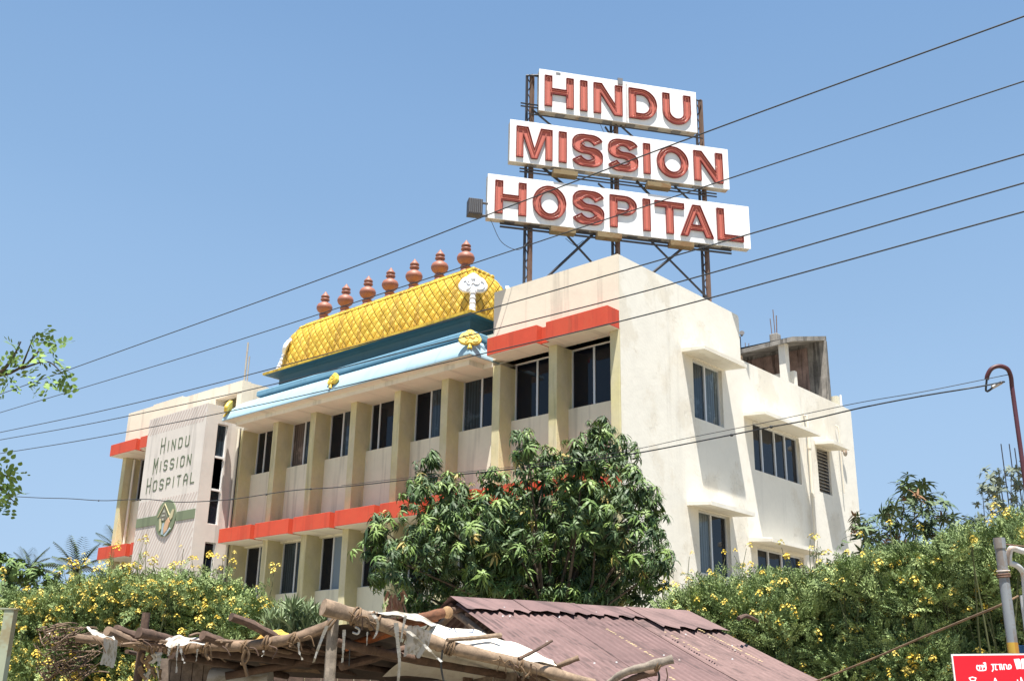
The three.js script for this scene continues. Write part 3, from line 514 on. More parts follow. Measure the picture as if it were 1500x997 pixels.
// unfinished stair shelter on the right-hand roof
{
  const zf = -8.75, zb = -10.87, xr = -.42, xl = -3.6, P = [];
  const sl = (x, z, dy) => V(x, 11.43 + (z - zf) / (zb - zf) * .58 + dy + (x < -2 ? 0 : 0), z);
  const hullPts = (dy) => [sl(xl, zf, dy - .06), sl(-2.2, zf, dy + .015), sl(xr, zf, dy), sl(xr, zb, dy), sl(xl, zb, dy)];
  const a = hullPts(0), b = hullPts(-.13); const tri = (...q) => q.forEach((v) => P.push(v.x, v.y, v.z));
  for (let i = 1; i + 1 < 5; i++) { tri(a[0], a[i], a[i + 1]); tri(b[0], b[i + 1], b[i]); } for (let i = 0; i < 5; i++) { const j = (i + 1) % 5; tri(a[i], b[i], b[j]); tri(a[i], b[j], a[j]); }
  const sh = h('stair_shelter', [tris(P)], M.concrete, { label: 'unfinished grey concrete stair shelter on the right roof' });
  part('shelter_wall', [box(-3.6, -.42, 9.5, 11.86, zb - .02, zb + .14)], M.concrete, sh);
  part('shelter_wall', [box(-3.6, -.98, 9.5, 11.7, zb + .142, zb + .2)], mat([.46, .32, .27], { map: tConc }), sh);
  part('column', [box(-.95, -.75, 9.5, 11.36, -9.1, -8.88)], M.cream, sh);
  part('column', [box(-2.5, -2.2, 9.5, 11.3, -9.05, -8.8)], M.pink, sh);
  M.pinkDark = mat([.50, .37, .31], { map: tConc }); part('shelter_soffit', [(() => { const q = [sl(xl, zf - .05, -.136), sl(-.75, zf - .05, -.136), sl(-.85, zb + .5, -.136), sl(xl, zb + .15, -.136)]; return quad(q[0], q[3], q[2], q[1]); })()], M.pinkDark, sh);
  part('low_wall', [box(-1.6, -.62, 9.5, 10.56, -9.25, -9.1)], M.cream, sh);
  part('column_stub', [rbox(-1.15, -.9, 11.36, 11.66, -9.0, -8.76, .03)], M.concrete, sh);
  part('rebar', [cyl(V(-1.1, 11.6, -8.85), V(-1.13, 12.15, -8.85), .012), cyl(V(-1.03, 11.6, -8.9), V(-1.05, 12.42, -8.9), .012), cyl(V(-.95, 11.6, -8.85), V(-.93, 12.2, -8.85), .014), cyl(V(-2.0, 11.4, -8.9), V(-2.0, 11.62, -8.9), .01), cyl(V(-1.9, 11.4, -8.9), V(-1.88, 11.58, -8.9), .01)], M.rust, sh);
  part('horn_lamp', [cyl(V(-2.15, 11.4, -8.9), V(-2.15, 11.85, -8.9), .014), cyl(V(-2.28, 11.76, -8.9), V(-2.16, 11.80, -8.78), .03, .075), cyl(V(-2.1, 11.86, -8.9), V(-2.02, 11.9, -8.78), .03, .075)], M.steel, sh);
}

// ───────────────────────── roof sign: steel frame and three boards ─────────────────────────
const SO = V(-1.3, 0, -1.95), ST = V(.567, 0, -.824).normalize(), SN = V(.824, 0, .567).normalize();
const spk = (s, y, o0, o1) => { const k = (22.5 - o1) / (22.5 - o0); return [-7.97 + (s + 7.97) * k, 1.6 + (y - 1.6) * k]; };   // the same sight lines on a plane nearer or farther
const sp = (s0, y0, o = 0) => { const [s, y] = spk(s0, y0, o, o - .28); return SO.clone().addScaledVector(ST, s).addScaledVector(SN, o - .28).setY(y); };
{
  const fr = thing('sign_support', 'dark steel lattice frame carrying the three rooftop sign boards', 'sign support', [0, 0, 0]);
  const p = (n, g, m, o) => part(n, g, m, fr, o);
  for (const s of [-2.35, -.16, 2.16]) {
    p('pole', [bar(sp(s - .075, s < -1 || s > 1 ? 10.8 : 10.1), sp(s - .075, 16.47), .05), ], M.steel);
    p('pole', [bar(sp(s + .055, s < -1 || s > 1 ? 10.8 : 10.1), sp(s + .055, 16.5), .09)], M.rust);
    const z = []; for (let y = 10.95; y < 16.3; y += .42) z.push(bar(sp(s - .07, y), sp(s + .04, y + .21), .018), bar(sp(s + .04, y + .21), sp(s - .07, y + .42), .018)); p('lacing', z, M.steel);
  }
  for (const [a, b] of [[[-1.95, 11.0], [-.65, 12.42]], [[-1.5, 12.32], [-.5, 11.3]], [[.55, 12.5], [2.2, 10.95]], [[.45, 11.2], [1.85, 12.5]], [[-1.0, 13.2], [-2.1, 14.0]], [[-.6, 13.7], [-.1, 13.3]], [[.9, 13.4], [.4, 13.9]], [[1.4, 13.9], [2.1, 13.3]], [[-2.3, 15.5], [-1.5, 14.9]], [[0, 15.4], [.6, 14.9]], [[-.4, 15.3], [-.2, 15.0]]]) p('brace', bar(sp(a[0], a[1], .04), sp(b[0], b[1], .04), .05, .05), M.steel);
  for (const y of [12.30, 12.22]) p('rail', bar(sp(-3.05, y, .08), sp(2.83, y, .08), .045), M.steel);
  for (const [y, a, b] of [[13.80, -2.6, 2.5], [13.72, -2.6, 2.5], [14.98, -2.4, 2.3], [15.33, -2.4, 2.2], [16.42, -2.4, 2.2], [15.6, -2.6, -2.1], [15.52, -2.6, -2.1]]) p('rail', bar(sp(a, y, .10), sp(b, y, .10), .035), M.steel);
  for (const [s, y] of [[-1.55, 12.24], [-.4, 12.24], [1.45, 12.24], [-1.5, 13.76], [.9, 13.76]]) p('ballast_box', rboxAt(sp(s, y - .02, .2), .62, .13, .22), M.boardSide2 || (M.boardSide2 = mat([.30, .22, .11], { map: tMetal })));
  p('cable', tube([sp(-3.3, 12.3, .2), sp(-3.0, 11.75, .2), sp(-2.6, 11.65, .15), sp(-2.3, 12.0, .1)], .008, 30, 5), M.wire); p('cable', tube([sp(-1.45, 12.1, .1), sp(-1.2, 11.95, .1), sp(-1.0, 12.1, .1)], .007, 16, 5), M.wire); p('cable', tube([sp(-.6, 15.3, .2), sp(-.45, 15.0, .2), sp(-.3, 14.95, .2)], .007, 16, 5), M.wire);
  for (const [s, y] of [[-2.45, 16.46], [2.1, 16.5]]) p('bracket', bar(sp(s, y, 0), sp(s + (s < 0 ? .5 : -.35), y - .02, .2), .04), M.steel);
}
function rboxAt(c, w, hh, d) { const g = new RoundedBoxGeometry(w, hh, d, 1, .01); g.rotateY(Math.atan2(SN.x, SN.z)); return g.translate(c.x, c.y, c.z); }
const boardMatrix = new THREE.Matrix4().makeBasis(ST, V(0, 1, 0), SN);
function signBoard(word, label, s0, s1, y0, y1, spans, cap0, cap1, extras) {
  const g = new THREE.Group(); g.name = numbered('sign_board'); scene.add(g); g.userData = { label, category: 'sign board', group: 'boards of the rooftop sign' };
  const o = SO.clone().addScaledVector(SN, -.05); g.position.copy(o); const fs = (s) => spk(s, 0, .35, -.05)[0], fy = (y) => spk(0, y, .35, -.05)[1];
  s0 = fs(s0); s1 = fs(s1); y0 = fy(y0); y1 = fy(y1); cap0 = fy(cap0); cap1 = fy(cap1); spans = spans.map((q) => q.map(fs)); g.rotation.y = Math.atan2(SN.x, SN.z);
  part('cabinet', [rbox(s0, s1, y0, y1, -.24, -.02, .01)], M.boardSide, g);
  part('face', [rbox(s0 - .012, s1 + .012, y0 - .012, y1 + .012, -.03, .0, .006)], M.white, g);
  for (let s = s0 + .45; s < s1 - .4; s += .62) part('vent', box(s, s + .24, y0 - .02, y0 + .0, -.19, -.07), M.darkFrame, g);
  const hcap = cap1 - cap0;
  [...word].forEach((c, i) => {
    const [a, b] = spans[i], w = (b - a) / hcap, st = c === 'I' ? w : .195 / hcap, L = letterPoly(c, w, st);
    const fix = (p, ccw) => { const q = p.map(([x, y]) => [a + x * hcap, cap0 + y * hcap]); return (area2(q) > 0) === ccw ? q : q.reverse(); };
    const P = { o: fix(L.o, true), h: L.h.map((x) => fix(x, false)) };
    const m = part('letter', new THREE.ExtrudeGeometry(shapeOf(P), { depth: .014, bevelEnabled: false }).translate(0, 0, .002), M.salmon, g);
    const outl = [P.o, ...P.h];
    part('letter_rim', outl.map((q) => rimGeo(q, .014, .058)), M.rim, m);
    const tubes = outl.map((q) => { const k = inset(q, .052), cp = new THREE.CurvePath(); for (let j = 0; j < k.length; j++) { const A = k[j], B = k[(j + 1) % k.length]; cp.add(new THREE.LineCurve3(V(A[0], A[1], .04), V(B[0], B[1], .04))); } return merge(k.map((A, j) => { const B = k[(j + 1) % k.length]; return cyl(V(A[0], A[1], .042), V(B[0], B[1], .042), .0085, .0085, 5); })); });
    part('neon_tube', tubes, M.neon, m);
  });
  return g;
}
{
  const a = signBoard('HINDU', 'white board with raised red letters HINDU, topmost of the rooftop sign', -2.19, 1.935, 15.33, 16.475, [[-2.067, -1.322], [-1.158, -.967], [-.807, -.055], [.115, .862], [1.015, 1.772]], 15.455, 16.308);
  part('patch', [box(-1.66, -1.54, 16.66, 16.725, .001, .006)], M.darkFrame, a); part('patch', box(-.02, .11, 16.64, 16.82, -.02, .03), M.darkFrame, a);
  part('joint_strip', box(.19, .23, 15.60, 16.70, .001, .006), M.palePaint, a);
  signBoard('MISSION', 'wide white board with raised red letters MISSION, middle of the rooftop sign', -2.90, 2.735, 13.845, 14.947, [[-2.76, -1.86], [-1.702, -1.502], [-1.35, -.592], [-.437, .319], [.465, .647], [.818, 1.651], [1.795, 2.57]], 13.955, 14.785);
  signBoard('HOSPITAL', 'widest white board with raised red letters HOSPITAL, lowest of the rooftop sign', -3.414, 3.221, 12.29, 13.414, [[-3.25, -2.49], [-2.335, -1.512], [-1.341, -.574], [-.422, .263], [.419, .61], [.727, 1.488], [1.378, 2.243], [2.345, 3.033]], 12.415, 13.262);
  const lamp = thing('floodlight', 'small black floodlight fixed at the left end of the lowest sign board', 'floodlight', [0, 0, 0]);
  part('housing', [rboxAt(sp(-3.72, 12.48, .35), .34, .40, .26)], M.steel, lamp);
  const fins = []; for (let k = 0; k < 7; k++) fins.push(rboxAt(sp(-3.86 + k * .045, 12.48, .49), .014, .36, .05)); part('cooling_fin', fins, M.darkFrame, lamp);
  part('bracket', [bar(sp(-3.56, 12.66, .3), sp(-3.40, 12.66, .3), .05), bar(sp(-3.56, 12.34, .3), sp(-3.4, 12.34, .3), .05), bar(sp(-3.54, 12.3, .3), sp(-3.54, 12.75, .3), .03)], M.darkFrame, lamp);
}

// ───────────────────────── vegetation ─────────────────────────
const leafMat = (o) => new THREE.MeshPhysicalMaterial({ color: 0xffffff, roughness: .55, side: THREE.DoubleSide, ...o });
const ML = {
  mango: leafMat({ roughness: .58, transmission: .12, thickness: 0 }), frond: leafMat({ roughness: .7 }), flower: leafMat({ roughness: .8 }),
  palm: leafMat({ roughness: .6 }), far: leafMat({ roughness: .7 }), narrow: leafMat({ roughness: .55, transmission: .1, thickness: 0 }), dry: leafMat({ roughness: .9 }),
};
function leafPts(o, dir, up, len, w, droop, segs = 3) {          // a bent leaf blade as triangles
  const P = [], side = V().crossVectors(dir, up).normalize(); let p = o.clone(), d = dir.clone(), L = [], R = [];
  for (let i = 0; i <= segs; i++) {
    const t = i / segs, ww = w * Math.sin(PI * Math.pow(.06 + .94 * t, .8)) * (i === segs ? 0 : 1) + (i === 0 ? w * .08 : 0);
    L.push(p.clone().addScaledVector(side, ww / 2)); R.push(p.clone().addScaledVector(side, -ww / 2));
    d.y -= droop / segs; d.normalize(); p = p.clone().addScaledVector(d, len / segs);
  }
  for (let i = 0; i < segs; i++) { const a = L[i], b = R[i], c = R[i + 1], e = L[i + 1]; P.push(a.x, a.y, a.z, b.x, b.y, b.z, c.x, c.y, c.z); if (i < segs - 1) P.push(a.x, a.y, a.z, c.x, c.y, c.z, e.x, e.y, e.z); }
  return P;
}
function rosette(n, len, w, e0, droop, up = 0) {                  // leaves round a twig tip, twig along +y
  const P = [];
  for (let i = 0; i < n; i++) {
    const a = i * 2.4 + rr(-.3, .3), e = e0 + rr(-.35, .35) - up * (i / n), d = V(Math.cos(a) * Math.cos(e), Math.sin(e), Math.sin(a) * Math.cos(e));
    P.push(...leafPts(V(0, -.10 * (i / n) * len * 4, 0), d, V(0, 1, 0), len * rr(.75, 1.15), w * rr(.85, 1.15), droop * rr(.7, 1.3)));
  }
  return tris(P);
}
function instanced(name, geo, m, list, parent, kind) {
  const im = new THREE.InstancedMesh(geo, m, list.length), mm = new THREE.Matrix4();
  list.forEach((it, i) => { mm.compose(it.p, it.q, V(it.s, it.s, it.s)); im.setMatrixAt(i, mm); im.setColorAt(i, it.c); });
  im.name = name; if (kind) im.userData.kind = kind; parent.add(im); return im;
}
const qUp = (d, spin) => new THREE.Quaternion().setFromUnitVectors(V(0, 1, 0), d.clone().normalize()).multiply(new THREE.Quaternion().setFromAxisAngle(V(0, 1, 0), spin));
const dirRnd = () => { const z = rr(-1, 1), a = rnd() * 2 * PI, r = Math.sqrt(1 - z * z); return V(r * Math.cos(a), z, r * Math.sin(a)); };
function mix(a, b, t) { return lin(a[0] + (b[0] - a[0]) * t, a[1] + (b[1] - a[1]) * t, a[2] + (b[2] - a[2]) * t); }
function limb(a, b, r0, r1, wob = .15) { const m = a.clone().lerp(b, .5).add(V(rr(-wob, wob), rr(0, wob), rr(-wob, wob))); return pole([a, m, b], r0, r1, 8, 6, .05); }
function broadTree(name, label, cat, base, clumps, o, group) {   // clumps: [centre, radius]
  const t = thing(name, label, cat, [0, 0, 0], group), limbs = [], fork = base.clone().add(V(0, o.fork, 0));
  limbs.push(pole([base, base.clone().lerp(fork, .5).add(V(.05, 0, .04)), fork], o.r, o.r * .75, 10, 10, .06));
  for (const [c, r] of clumps) limbs.push(limb(fork.clone().add(V(rr(-.1, .1), rr(-.2, .4), rr(-.1, .1))), c, o.r * .22, .008, .3));
  part('trunk', limbs, M.trunk, t);
  for (const g of o.kinds) {
    const list = [];
    for (const [c, r] of clumps) {
      const n = Math.round(g.n * r * r);
      for (let i = 0; i < n; i++) {
        const d = dirRnd(); const k = r * Math.pow(rnd(), .4) * (rnd() < .1 ? 1.25 : 1); if (d.y < -.55 && rnd() < .6) d.y *= -1;
        const p = c.clone().addScaledVector(d, k), out = d.clone().multiplyScalar(o.out).add(V(0, o.up, 0));
        list.push({ p, q: qUp(out.add(dirRnd().multiplyScalar(.3)), rnd() * 6.28), s: rr(.6, 1.2), c: mix(g.c0, g.c1, rnd()) });
      }
    }
    instanced(g.name || 'crown', g.geo, g.mat, list, t, 'stuff');
  }
  return t;
}
// mango tree in front of the hospital
const cl = (a, t0, k = 1, jit = 1) => a.map(([u, v, r]) => [at(u, v, t0 + rr(-jit, jit)), r * k]);
{
  const C = cl([[880, 640, .42], [855, 668, .5], [908, 668, .48], [772, 652, .36], [768, 685, .36], [800, 690, .5], [838, 702, .62], [900, 712, .6], [930, 745, .42], [955, 768, .3], [880, 625, .26], [970, 805, .26], [942, 715, .3], [960, 745, .3], [872, 755, .8], [806, 758, .8], [742, 728, .5], [716, 700, .28], [636, 672, .26], [622, 698, .38], [656, 712, .34], [622, 742, .62], [682, 746, .6], [556, 772, .36], [545, 802, .36], [582, 822, .55], [624, 806, .65], [690, 806, .8], [760, 822, .85], [832, 832, .85], [900, 822, .75], [938, 800, .55], [962, 836, .42], [930, 858, .45], [602, 866, .45], [662, 862, .55], [722, 870, .65], [800, 872, .6], [862, 872, .55], [560, 842, .36], [740, 780, .8], [850, 800, .9], [640, 890, .5], [700, 900, .5], [770, 905, .5], [840, 905, .5], [590, 890, .35], [650, 780, .6], [720, 830, .7], [900, 870, .4], [790, 850, .7], [730, 850, .6], [860, 850, .6], [820, 885, .5], [690, 870, .5], [890, 895, .4], [750, 885, .5]], 19.3, 1, 1.0);
  const tr = broadTree('mango_tree', 'dense dark green mango tree in front of the hospital corner', 'tree', V(.2, 0, 2.6), C, {
    r: .2, fork: 2.2, out: .7, up: .8, kinds: [
      { n: 70, geo: rosette(12, .20, .036, .1, 1.9), mat: ML.mango, c0: [.03, .065, .018], c1: [.09, .15, .04] }, { n: 26, geo: rosette(6, .17, .034, .0, 1.2), mat: ML.mango, c0: [.03, .065, .018], c1: [.10, .17, .04] }, { n: 40, geo: rosette(15, .26, .042, .3, 2.3), mat: ML.mango, c0: [.028, .06, .016], c1: [.08, .14, .036] },
      { n: 5, geo: rosette(8, .2, .04, .2, 1.8), mat: ML.mango, c0: [.30, .26, .06], c1: [.40, .30, .10] }, { n: 46, geo: rosette(13, .22, .038, .55, 1.9), mat: ML.mango, c0: [.09, .165, .03], c1: [.20, .29, .06] },
    ],
  });
  const dead = []; for (let i = 0; i < 46; i++) dead.push({ p: at(rr(566, 592), rr(862, 900), 18.3), q: qUp(V(rr(-.4, .4), -1, rr(-.4, .4)), rnd() * 6), s: rr(.7, 1.1), c: mix([.30, .15, .10], [.46, .27, .19], rnd()) });
  instanced('dead_leaves', tris(leafPts(V(0, 0, 0), V(.2, 1, 0).normalize(), V(0, 0, 1), .24, .06, .3)), ML.dry, dead, tr, 'stuff');
}
// feathery frond (twig along +y) and yellow flower head for the flowering shrubs
function frondGeo() {
  const P = [], n = 6, L = .27;
  for (let i = 1; i <= n; i++) for (const s of [-1, 1]) {
    const o = V(0, L * i / n, -.02 * i * i / n), d = V(s * .9, .45, -.1).normalize(), pl = .10 * (1 - .25 * Math.abs(i / n - .5));
    for (let j = 1; j <= 3; j++) for (const k of [-1, 1]) {
      const b = o.clone().addScaledVector(d, pl * j / 3), e = V(d.x * .25 - k * d.y * .6 + rr(-.2, .2), d.y * .3 + k * .75 * Math.abs(d.x) + rr(-.2, .2), rr(-.5, .5)).normalize(), lw = .024, ll = .052;
      const sd = V().crossVectors(e, V(rr(-.6, .6), rr(-.6, .6), 1)).normalize().multiplyScalar(lw / 2), m = b.clone().addScaledVector(e, ll * .5), tp = b.clone().addScaledVector(e, ll);
      for (const q of [b, m.clone().add(sd), tp, b, tp, m.clone().sub(sd)]) P.push(q.x, q.y, q.z);
    }
  }
  return tris(P);
}
function flowerGeo() {
  const P = [];
  for (let f = 0; f < 9; f++) {
    const a = f * 2.4, c = V(Math.cos(a) * .045 * Math.sqrt(f / 3), .02 + .012 * (9 - f), Math.sin(a) * .045 * Math.sqrt(f / 3)), ax = c.clone().setY(.05).normalize();
    const q = qUp(ax, f);
    for (let k = 0; k < 5; k++) { const b = k * 1.257, d = V(Math.cos(b), .35, Math.sin(b)).normalize(), sd = V(-Math.sin(b), 0, Math.cos(b)).multiplyScalar(.011); const A = V(0, 0, 0), B = d.clone().multiplyScalar(.02).add(sd), D = d.clone().multiplyScalar(.02).sub(sd), E = d.clone().multiplyScalar(.034).add(V(0, -.006, 0)); for (const v of [A, B, E, A, E, D]) { const w = v.clone().applyQuaternion(q).add(c); P.push(w.x, w.y, w.z); } }
  }
  return tris(P);
}
const FROND = frondGeo(), FLOWER = flowerGeo();
function shrub(label, blobs, o = {}) {
  const t = thing('flowering_shrub', label, 'shrub', [0, 0, 0], undefined);
  const fr = [], fl = [], st = [], ctr = blobs.reduce((q, b) => q.add(b[0]), V()).multiplyScalar(1 / blobs.length), base = ctr.clone().setY(0), top = Math.max(...blobs.map((b) => b[0].y + b[1]));
  for (const [c, r] of blobs) {
    for (let s = 0; s < 2; s++) { const e = c.clone().addScaledVector(dirRnd(), r * .6); st.push(limb(base.clone().add(V(rr(-.2, .2), 0, rr(-.2, .2))), e, .022, .006, .25)); }
    const n = Math.round((o.n || 950) * r * r + 190 * r);
    for (let i = 0; i < n; i++) { const d = dirRnd(); if (d.y < -.3 && rnd() < .5) d.y *= -1; const p = c.clone().addScaledVector(d, r * Math.pow(rnd(), .38)); fr.push({ p, q: qUp(d.clone().multiplyScalar(.7).add(V(0, .35, 0)).add(dirRnd().multiplyScalar(.55)), rnd() * 6.28), s: rr(.32, .75), c: mix(o.c0 || [.10, .155, .045], o.c1 || [.33, .41, .15], rnd() * rnd() * 1.4) }); }
    const m = Math.round((o.f || 60) * r * r * 1.6 + 3);
    for (let i = 0; i < m; i++) { const d = dirRnd(); d.y = Math.abs(d.y) * .9 + (rnd() < .25 ? -.5 : 0); d.normalize(); const tall = d.y > .45 && rnd() < (o.tall || .12), k = tall ? 1.2 : 1 + rr(-.08, .14); const p = c.clone().addScaledVector(d, r * k).add(V(rr(-.05, .05), tall ? rr(.08, .5) : 0, rr(-.05, .05))); const cc = mix([.66, .46, .05], [.80, .63, .16], rnd());
      const nn = 1 + Math.floor(rnd() * 1.8); for (let w = 0; w < nn; w++) fl.push({ p: p.clone().add(V(rr(-.05, .05), rr(-.03, .04), rr(-.05, .05))), q: qUp(V(rr(-.4, .4), 1, rr(-.4, .4)), rnd() * 6), s: rr(.25, .62) * (rnd() < .12 ? 1.25 : 1), c: cc });
      if (tall) for (let w = 0; w < 3; w++) fr.push({ p: c.clone().addScaledVector(d, r * .9).lerp(p, w / 3.5), q: qUp(V(rr(-1, 1), .4, rr(-1, 1)), rnd() * 6), s: rr(.3, .55), c: mix([.11, .165, .05], [.30, .37, .13], rnd()) });
      if (tall) st.push(limb(c.clone().addScaledVector(d, r * .7), p, .006, .003, .04)); }
  }
  part('stem', st, M.stem, t, { kind: 'stuff' });
  instanced('foliage', FROND, ML.frond, fr, t, 'stuff'); instanced('flower_heads', FLOWER, ML.flower, fl, t, 'stuff');
  return t;
}
const bl = (t0, a, jit = .5) => [...a, ...a.slice(0, 3).flatMap(([u, v, r]) => [[u + rr(-25, 25), v - r * 62 - rr(-6, 10), rr(.06, .12)], [u + rr(-30, 30), v - r * 55 + rr(-8, 8), rr(.07, .13)]]), ...[0, 1, 2].map((k) => { const us = a.map((q) => q[0]), lo = Math.min(...us), hi = Math.max(...us); return [lo + (hi - lo) * (k + .5) / 3, 1005, .5]; })].map(([u, v, r]) => [at(u, v + (v < 900 ? 27 : 6), t0 + rr(-jit, jit)), r]);
// right-hand group
shrub('yellow-flowered shrub under the lower right windows, nearest the mango tree', bl(13, [[985, 895, .20], [1030, 880, .24], [1075, 872, .24], [1000, 925, .34], [1060, 905, .45], [1100, 880, .4], [1030, 970, .45]]), { f: 100, tall: .35 });
shrub('yellow-flowered shrub standing below the long window ledge of the cream wall', bl(12.6, [[1120, 852, .18], [1165, 856, .22], [1200, 860, .28], [1140, 895, .5], [1200, 920, .5], [1130, 960, .5], [1215, 985, .5]]), { f: 80, tall: .3 });
shrub('yellow-flowered shrub beside the right end of the cream building', bl(12.2, [[1240, 836, .18], [1282, 822, .24], [1262, 880, .40], [1310, 850, .42], [1250, 930, .5], [1310, 940, .5], [1290, 1000, .4]]), { f: 75 });
shrub('tall yellow-flowered shrub in front of the small dark-leaved tree', bl(11.8, [[1335, 812, .22], [1385, 806, .24], [1350, 860, .42], [1405, 865, .42], [1360, 910, .5], [1420, 930, .5], [1370, 985, .5]]), { f: 85 });
shrub('tallest yellow-flowered shrub at the right edge, behind the grey pipe post', bl(11.4, [[1440, 790, .22], [1490, 778, .24], [1455, 835, .38], [1505, 840, .42], [1465, 880, .5], [1510, 930, .5], [1470, 975, .5]]), { f: 95 });
// left-hand group
shrub('yellow-flowered shrub at the left edge behind the pale green post', bl(13, [[5, 893, .32], [55, 887, .32], [20, 938, .4], [75, 935, .42], [10, 985, .5], [85, 985, .5]]), { f: 200, n: 900 });
shrub('yellow-flowered shrub below the left red sunshade', bl(13.4, [[105, 872, .28], [150, 864, .28], [190, 856, .28], [130, 915, .45], [190, 910, .45], [140, 970, .55], [205, 960, .5]]), { f: 300, n: 900 });
shrub('yellow-flowered shrub in front of the lettered wall panel', bl(13.2, [[225, 864, .28], [265, 864, .28], [300, 874, .28], [240, 905, .45], [295, 910, .45], [260, 960, .5]]), { f: 300, n: 900 });
shrub('low yellow-flowered shrub in front of the lower front windows', bl(13, [[335, 880, .28], [372, 892, .26], [340, 922, .34], [385, 925, .28]]), { f: 300, n: 900 });
{ // oleander with upright narrow leaves
  const t = thing('oleander_bush', 'bush with narrow upright grey-green leaves behind the pole awning', 'bush'), list = [], st = [];
  for (let i = 0; i < 210; i++) { const p = at(rr(385, 478), 0, 12.2), u = rr(388, 482), lim = 880 + Math.abs(u - 432) * .5 + rr(0, 4); const q = at(u, rr(lim, 950), 12.2 + rr(-.5, .5)); list.push({ p: q, q: qUp(V(rr(-.45, .45), 1, rr(-.45, .45)), rnd() * 6), s: rr(.8, 1.2), c: mix([.09, .135, .05], [.24, .30, .15], rnd()) }); if (i % 6 === 0) st.push(limb(at(432, 950, 12.2).setY(0), q, .012, .006, .1)); }
  part('stem', st, M.stem, t, { kind: 'stuff' }); instanced('foliage', rosette(12, .17, .022, 1.0, .25), ML.narrow, list, t, 'stuff');
}
// trees behind on the right
{
  const k = [{ n: 60, geo: rosette(12, .26, .05, .5, .9), mat: ML.far, c0: [.05, .085, .03], c1: [.12, .17, .07] }, { n: 7, geo: rosette(9, .22, .05, .6, .6), mat: ML.far, c0: [.20, .10, .05], c1: [.28, .15, .07] }];
  broadTree('leafy_tree', 'dark green tree with reddish young leaves right of the hospital', 'tree', at(1340, 900, 21).setY(0), cl([[1342, 716, .36], [1325, 738, .5], [1362, 742, .45], [1300, 770, .5], [1345, 775, .6], [1395, 770, .5], [1265, 765, .35], [1262, 790, .4], [1420, 790, .45], [1300, 810, .6], [1370, 810, .7], [1270, 820, .4]], 21, 1, .7), { r: .14, fork: 2.4, out: .8, up: .6, kinds: k });
  const k2 = [{ n: 42, geo: rosette(9, .22, .07, .3, .5), mat: ML.far, c0: [.085, .11, .075], c1: [.16, .19, .13] }];
  const g = broadTree('leafy_tree', 'grey-green small-leaved tree at the far right behind the hooked pole', 'tree', at(1465, 900, 30).setY(0), cl([[1458, 706, .5], [1482, 698, .5], [1440, 722, .4], [1470, 730, .7], [1500, 715, .7], [1450, 760, .7], [1500, 760, .8]], 30, 1, .8), { r: .16, fork: 2.6, out: .7, up: .5, kinds: k2 });
}
{ // bare upright bars rising behind that tree
  const t = thing('rebar_column', 'cluster of bare steel bars rising above the far right tree', 'steel bars'); const y0 = 0;
  [[1467, 650, 720], [1479, 650, 735], [1487, 656, 730], [1456, 690, 720], [1463, 685, 720]].forEach(([u, v0, v1]) => { const a = at(u, v0, 31), b = at(u + 9, v1, 31); part('bar', cyl(V(b.x, 0, b.z), a, .022, .016, 5), M.steel, t); });
}
// trees behind on the left: a low dark tree and palms
broadTree('leafy_tree', 'low dark green tree far behind the shrubs at the left edge', 'tree', at(30, 900, 34).setY(0), cl([[0, 835, .6], [25, 835, .5], [50, 842, .5], [75, 850, .4], [5, 860, .8], [50, 870, .8], [-20, 830, .6]], 34, 1, .8), { r: .2, fork: 2, out: .8, up: .4, kinds: [{ n: 60, geo: rosette(10, .22, .09, .2, .6), mat: ML.far, c0: [.05, .10, .02], c1: [.13, .20, .05] }] });
function palm(label, u, v, t, sz, n) {
  const g = thing('palm_tree', label, 'palm tree', [0, 0, 0]), c = at(u, v, t); part('trunk', pole([V(c.x, 0, c.z), V(c.x + .1, c.y * .5, c.z), c], .16, .1, 12, 8, .06), M.trunk, g);
  for (let i = 0; i < n; i++) {
    const a = i * 2.4 + .3, e = 1.35 - 1.0 * (i / n) + rr(-.1, .1), P = []; let p = c.clone(), d = V(Math.cos(a) * Math.cos(e), Math.sin(e), Math.sin(a) * Math.cos(e)), m = 16, L = sz * rr(.85, 1.1);
    for (let j = 0; j < m; j++) { const s = V().crossVectors(d, V(0, 1, 0)).normalize(), ll = L * .34 * Math.sin(PI * (j + 2) / (m + 3)); for (const k of [-1, 1]) P.push(...leafPts(p, d.clone().multiplyScalar(.8).addScaledVector(s, k * .8).add(V(0, -.1, 0)).normalize(), V(0, 1, 0), ll, L * .06, .5, 2)); const q = p.clone().addScaledVector(d, L / m); P.push(p.x, p.y, p.z, q.x, q.y + .01, q.z, q.x, q.y - .02, q.z); p = q; d.y -= .055; d.normalize(); }
    const f = part('frond', tris(P), palmMat[i % 2], g);
  }
}
const palmMat = [mat([.055, .085, .03], { side: THREE.DoubleSide, roughness: .6 }), mat([.09, .12, .05], { side: THREE.DoubleSide, roughness: .6 })];
palm('palm tree with spiky upright fronds left of the red sunshade', 112, 838, 42, 1.45, 18);
palm('low palm tree far behind the left shrubs', 42, 834, 46, 1.15, 16);
palm('palm tree half hidden behind the left end of the hospital', 172, 806, 48, 1.4, 14);
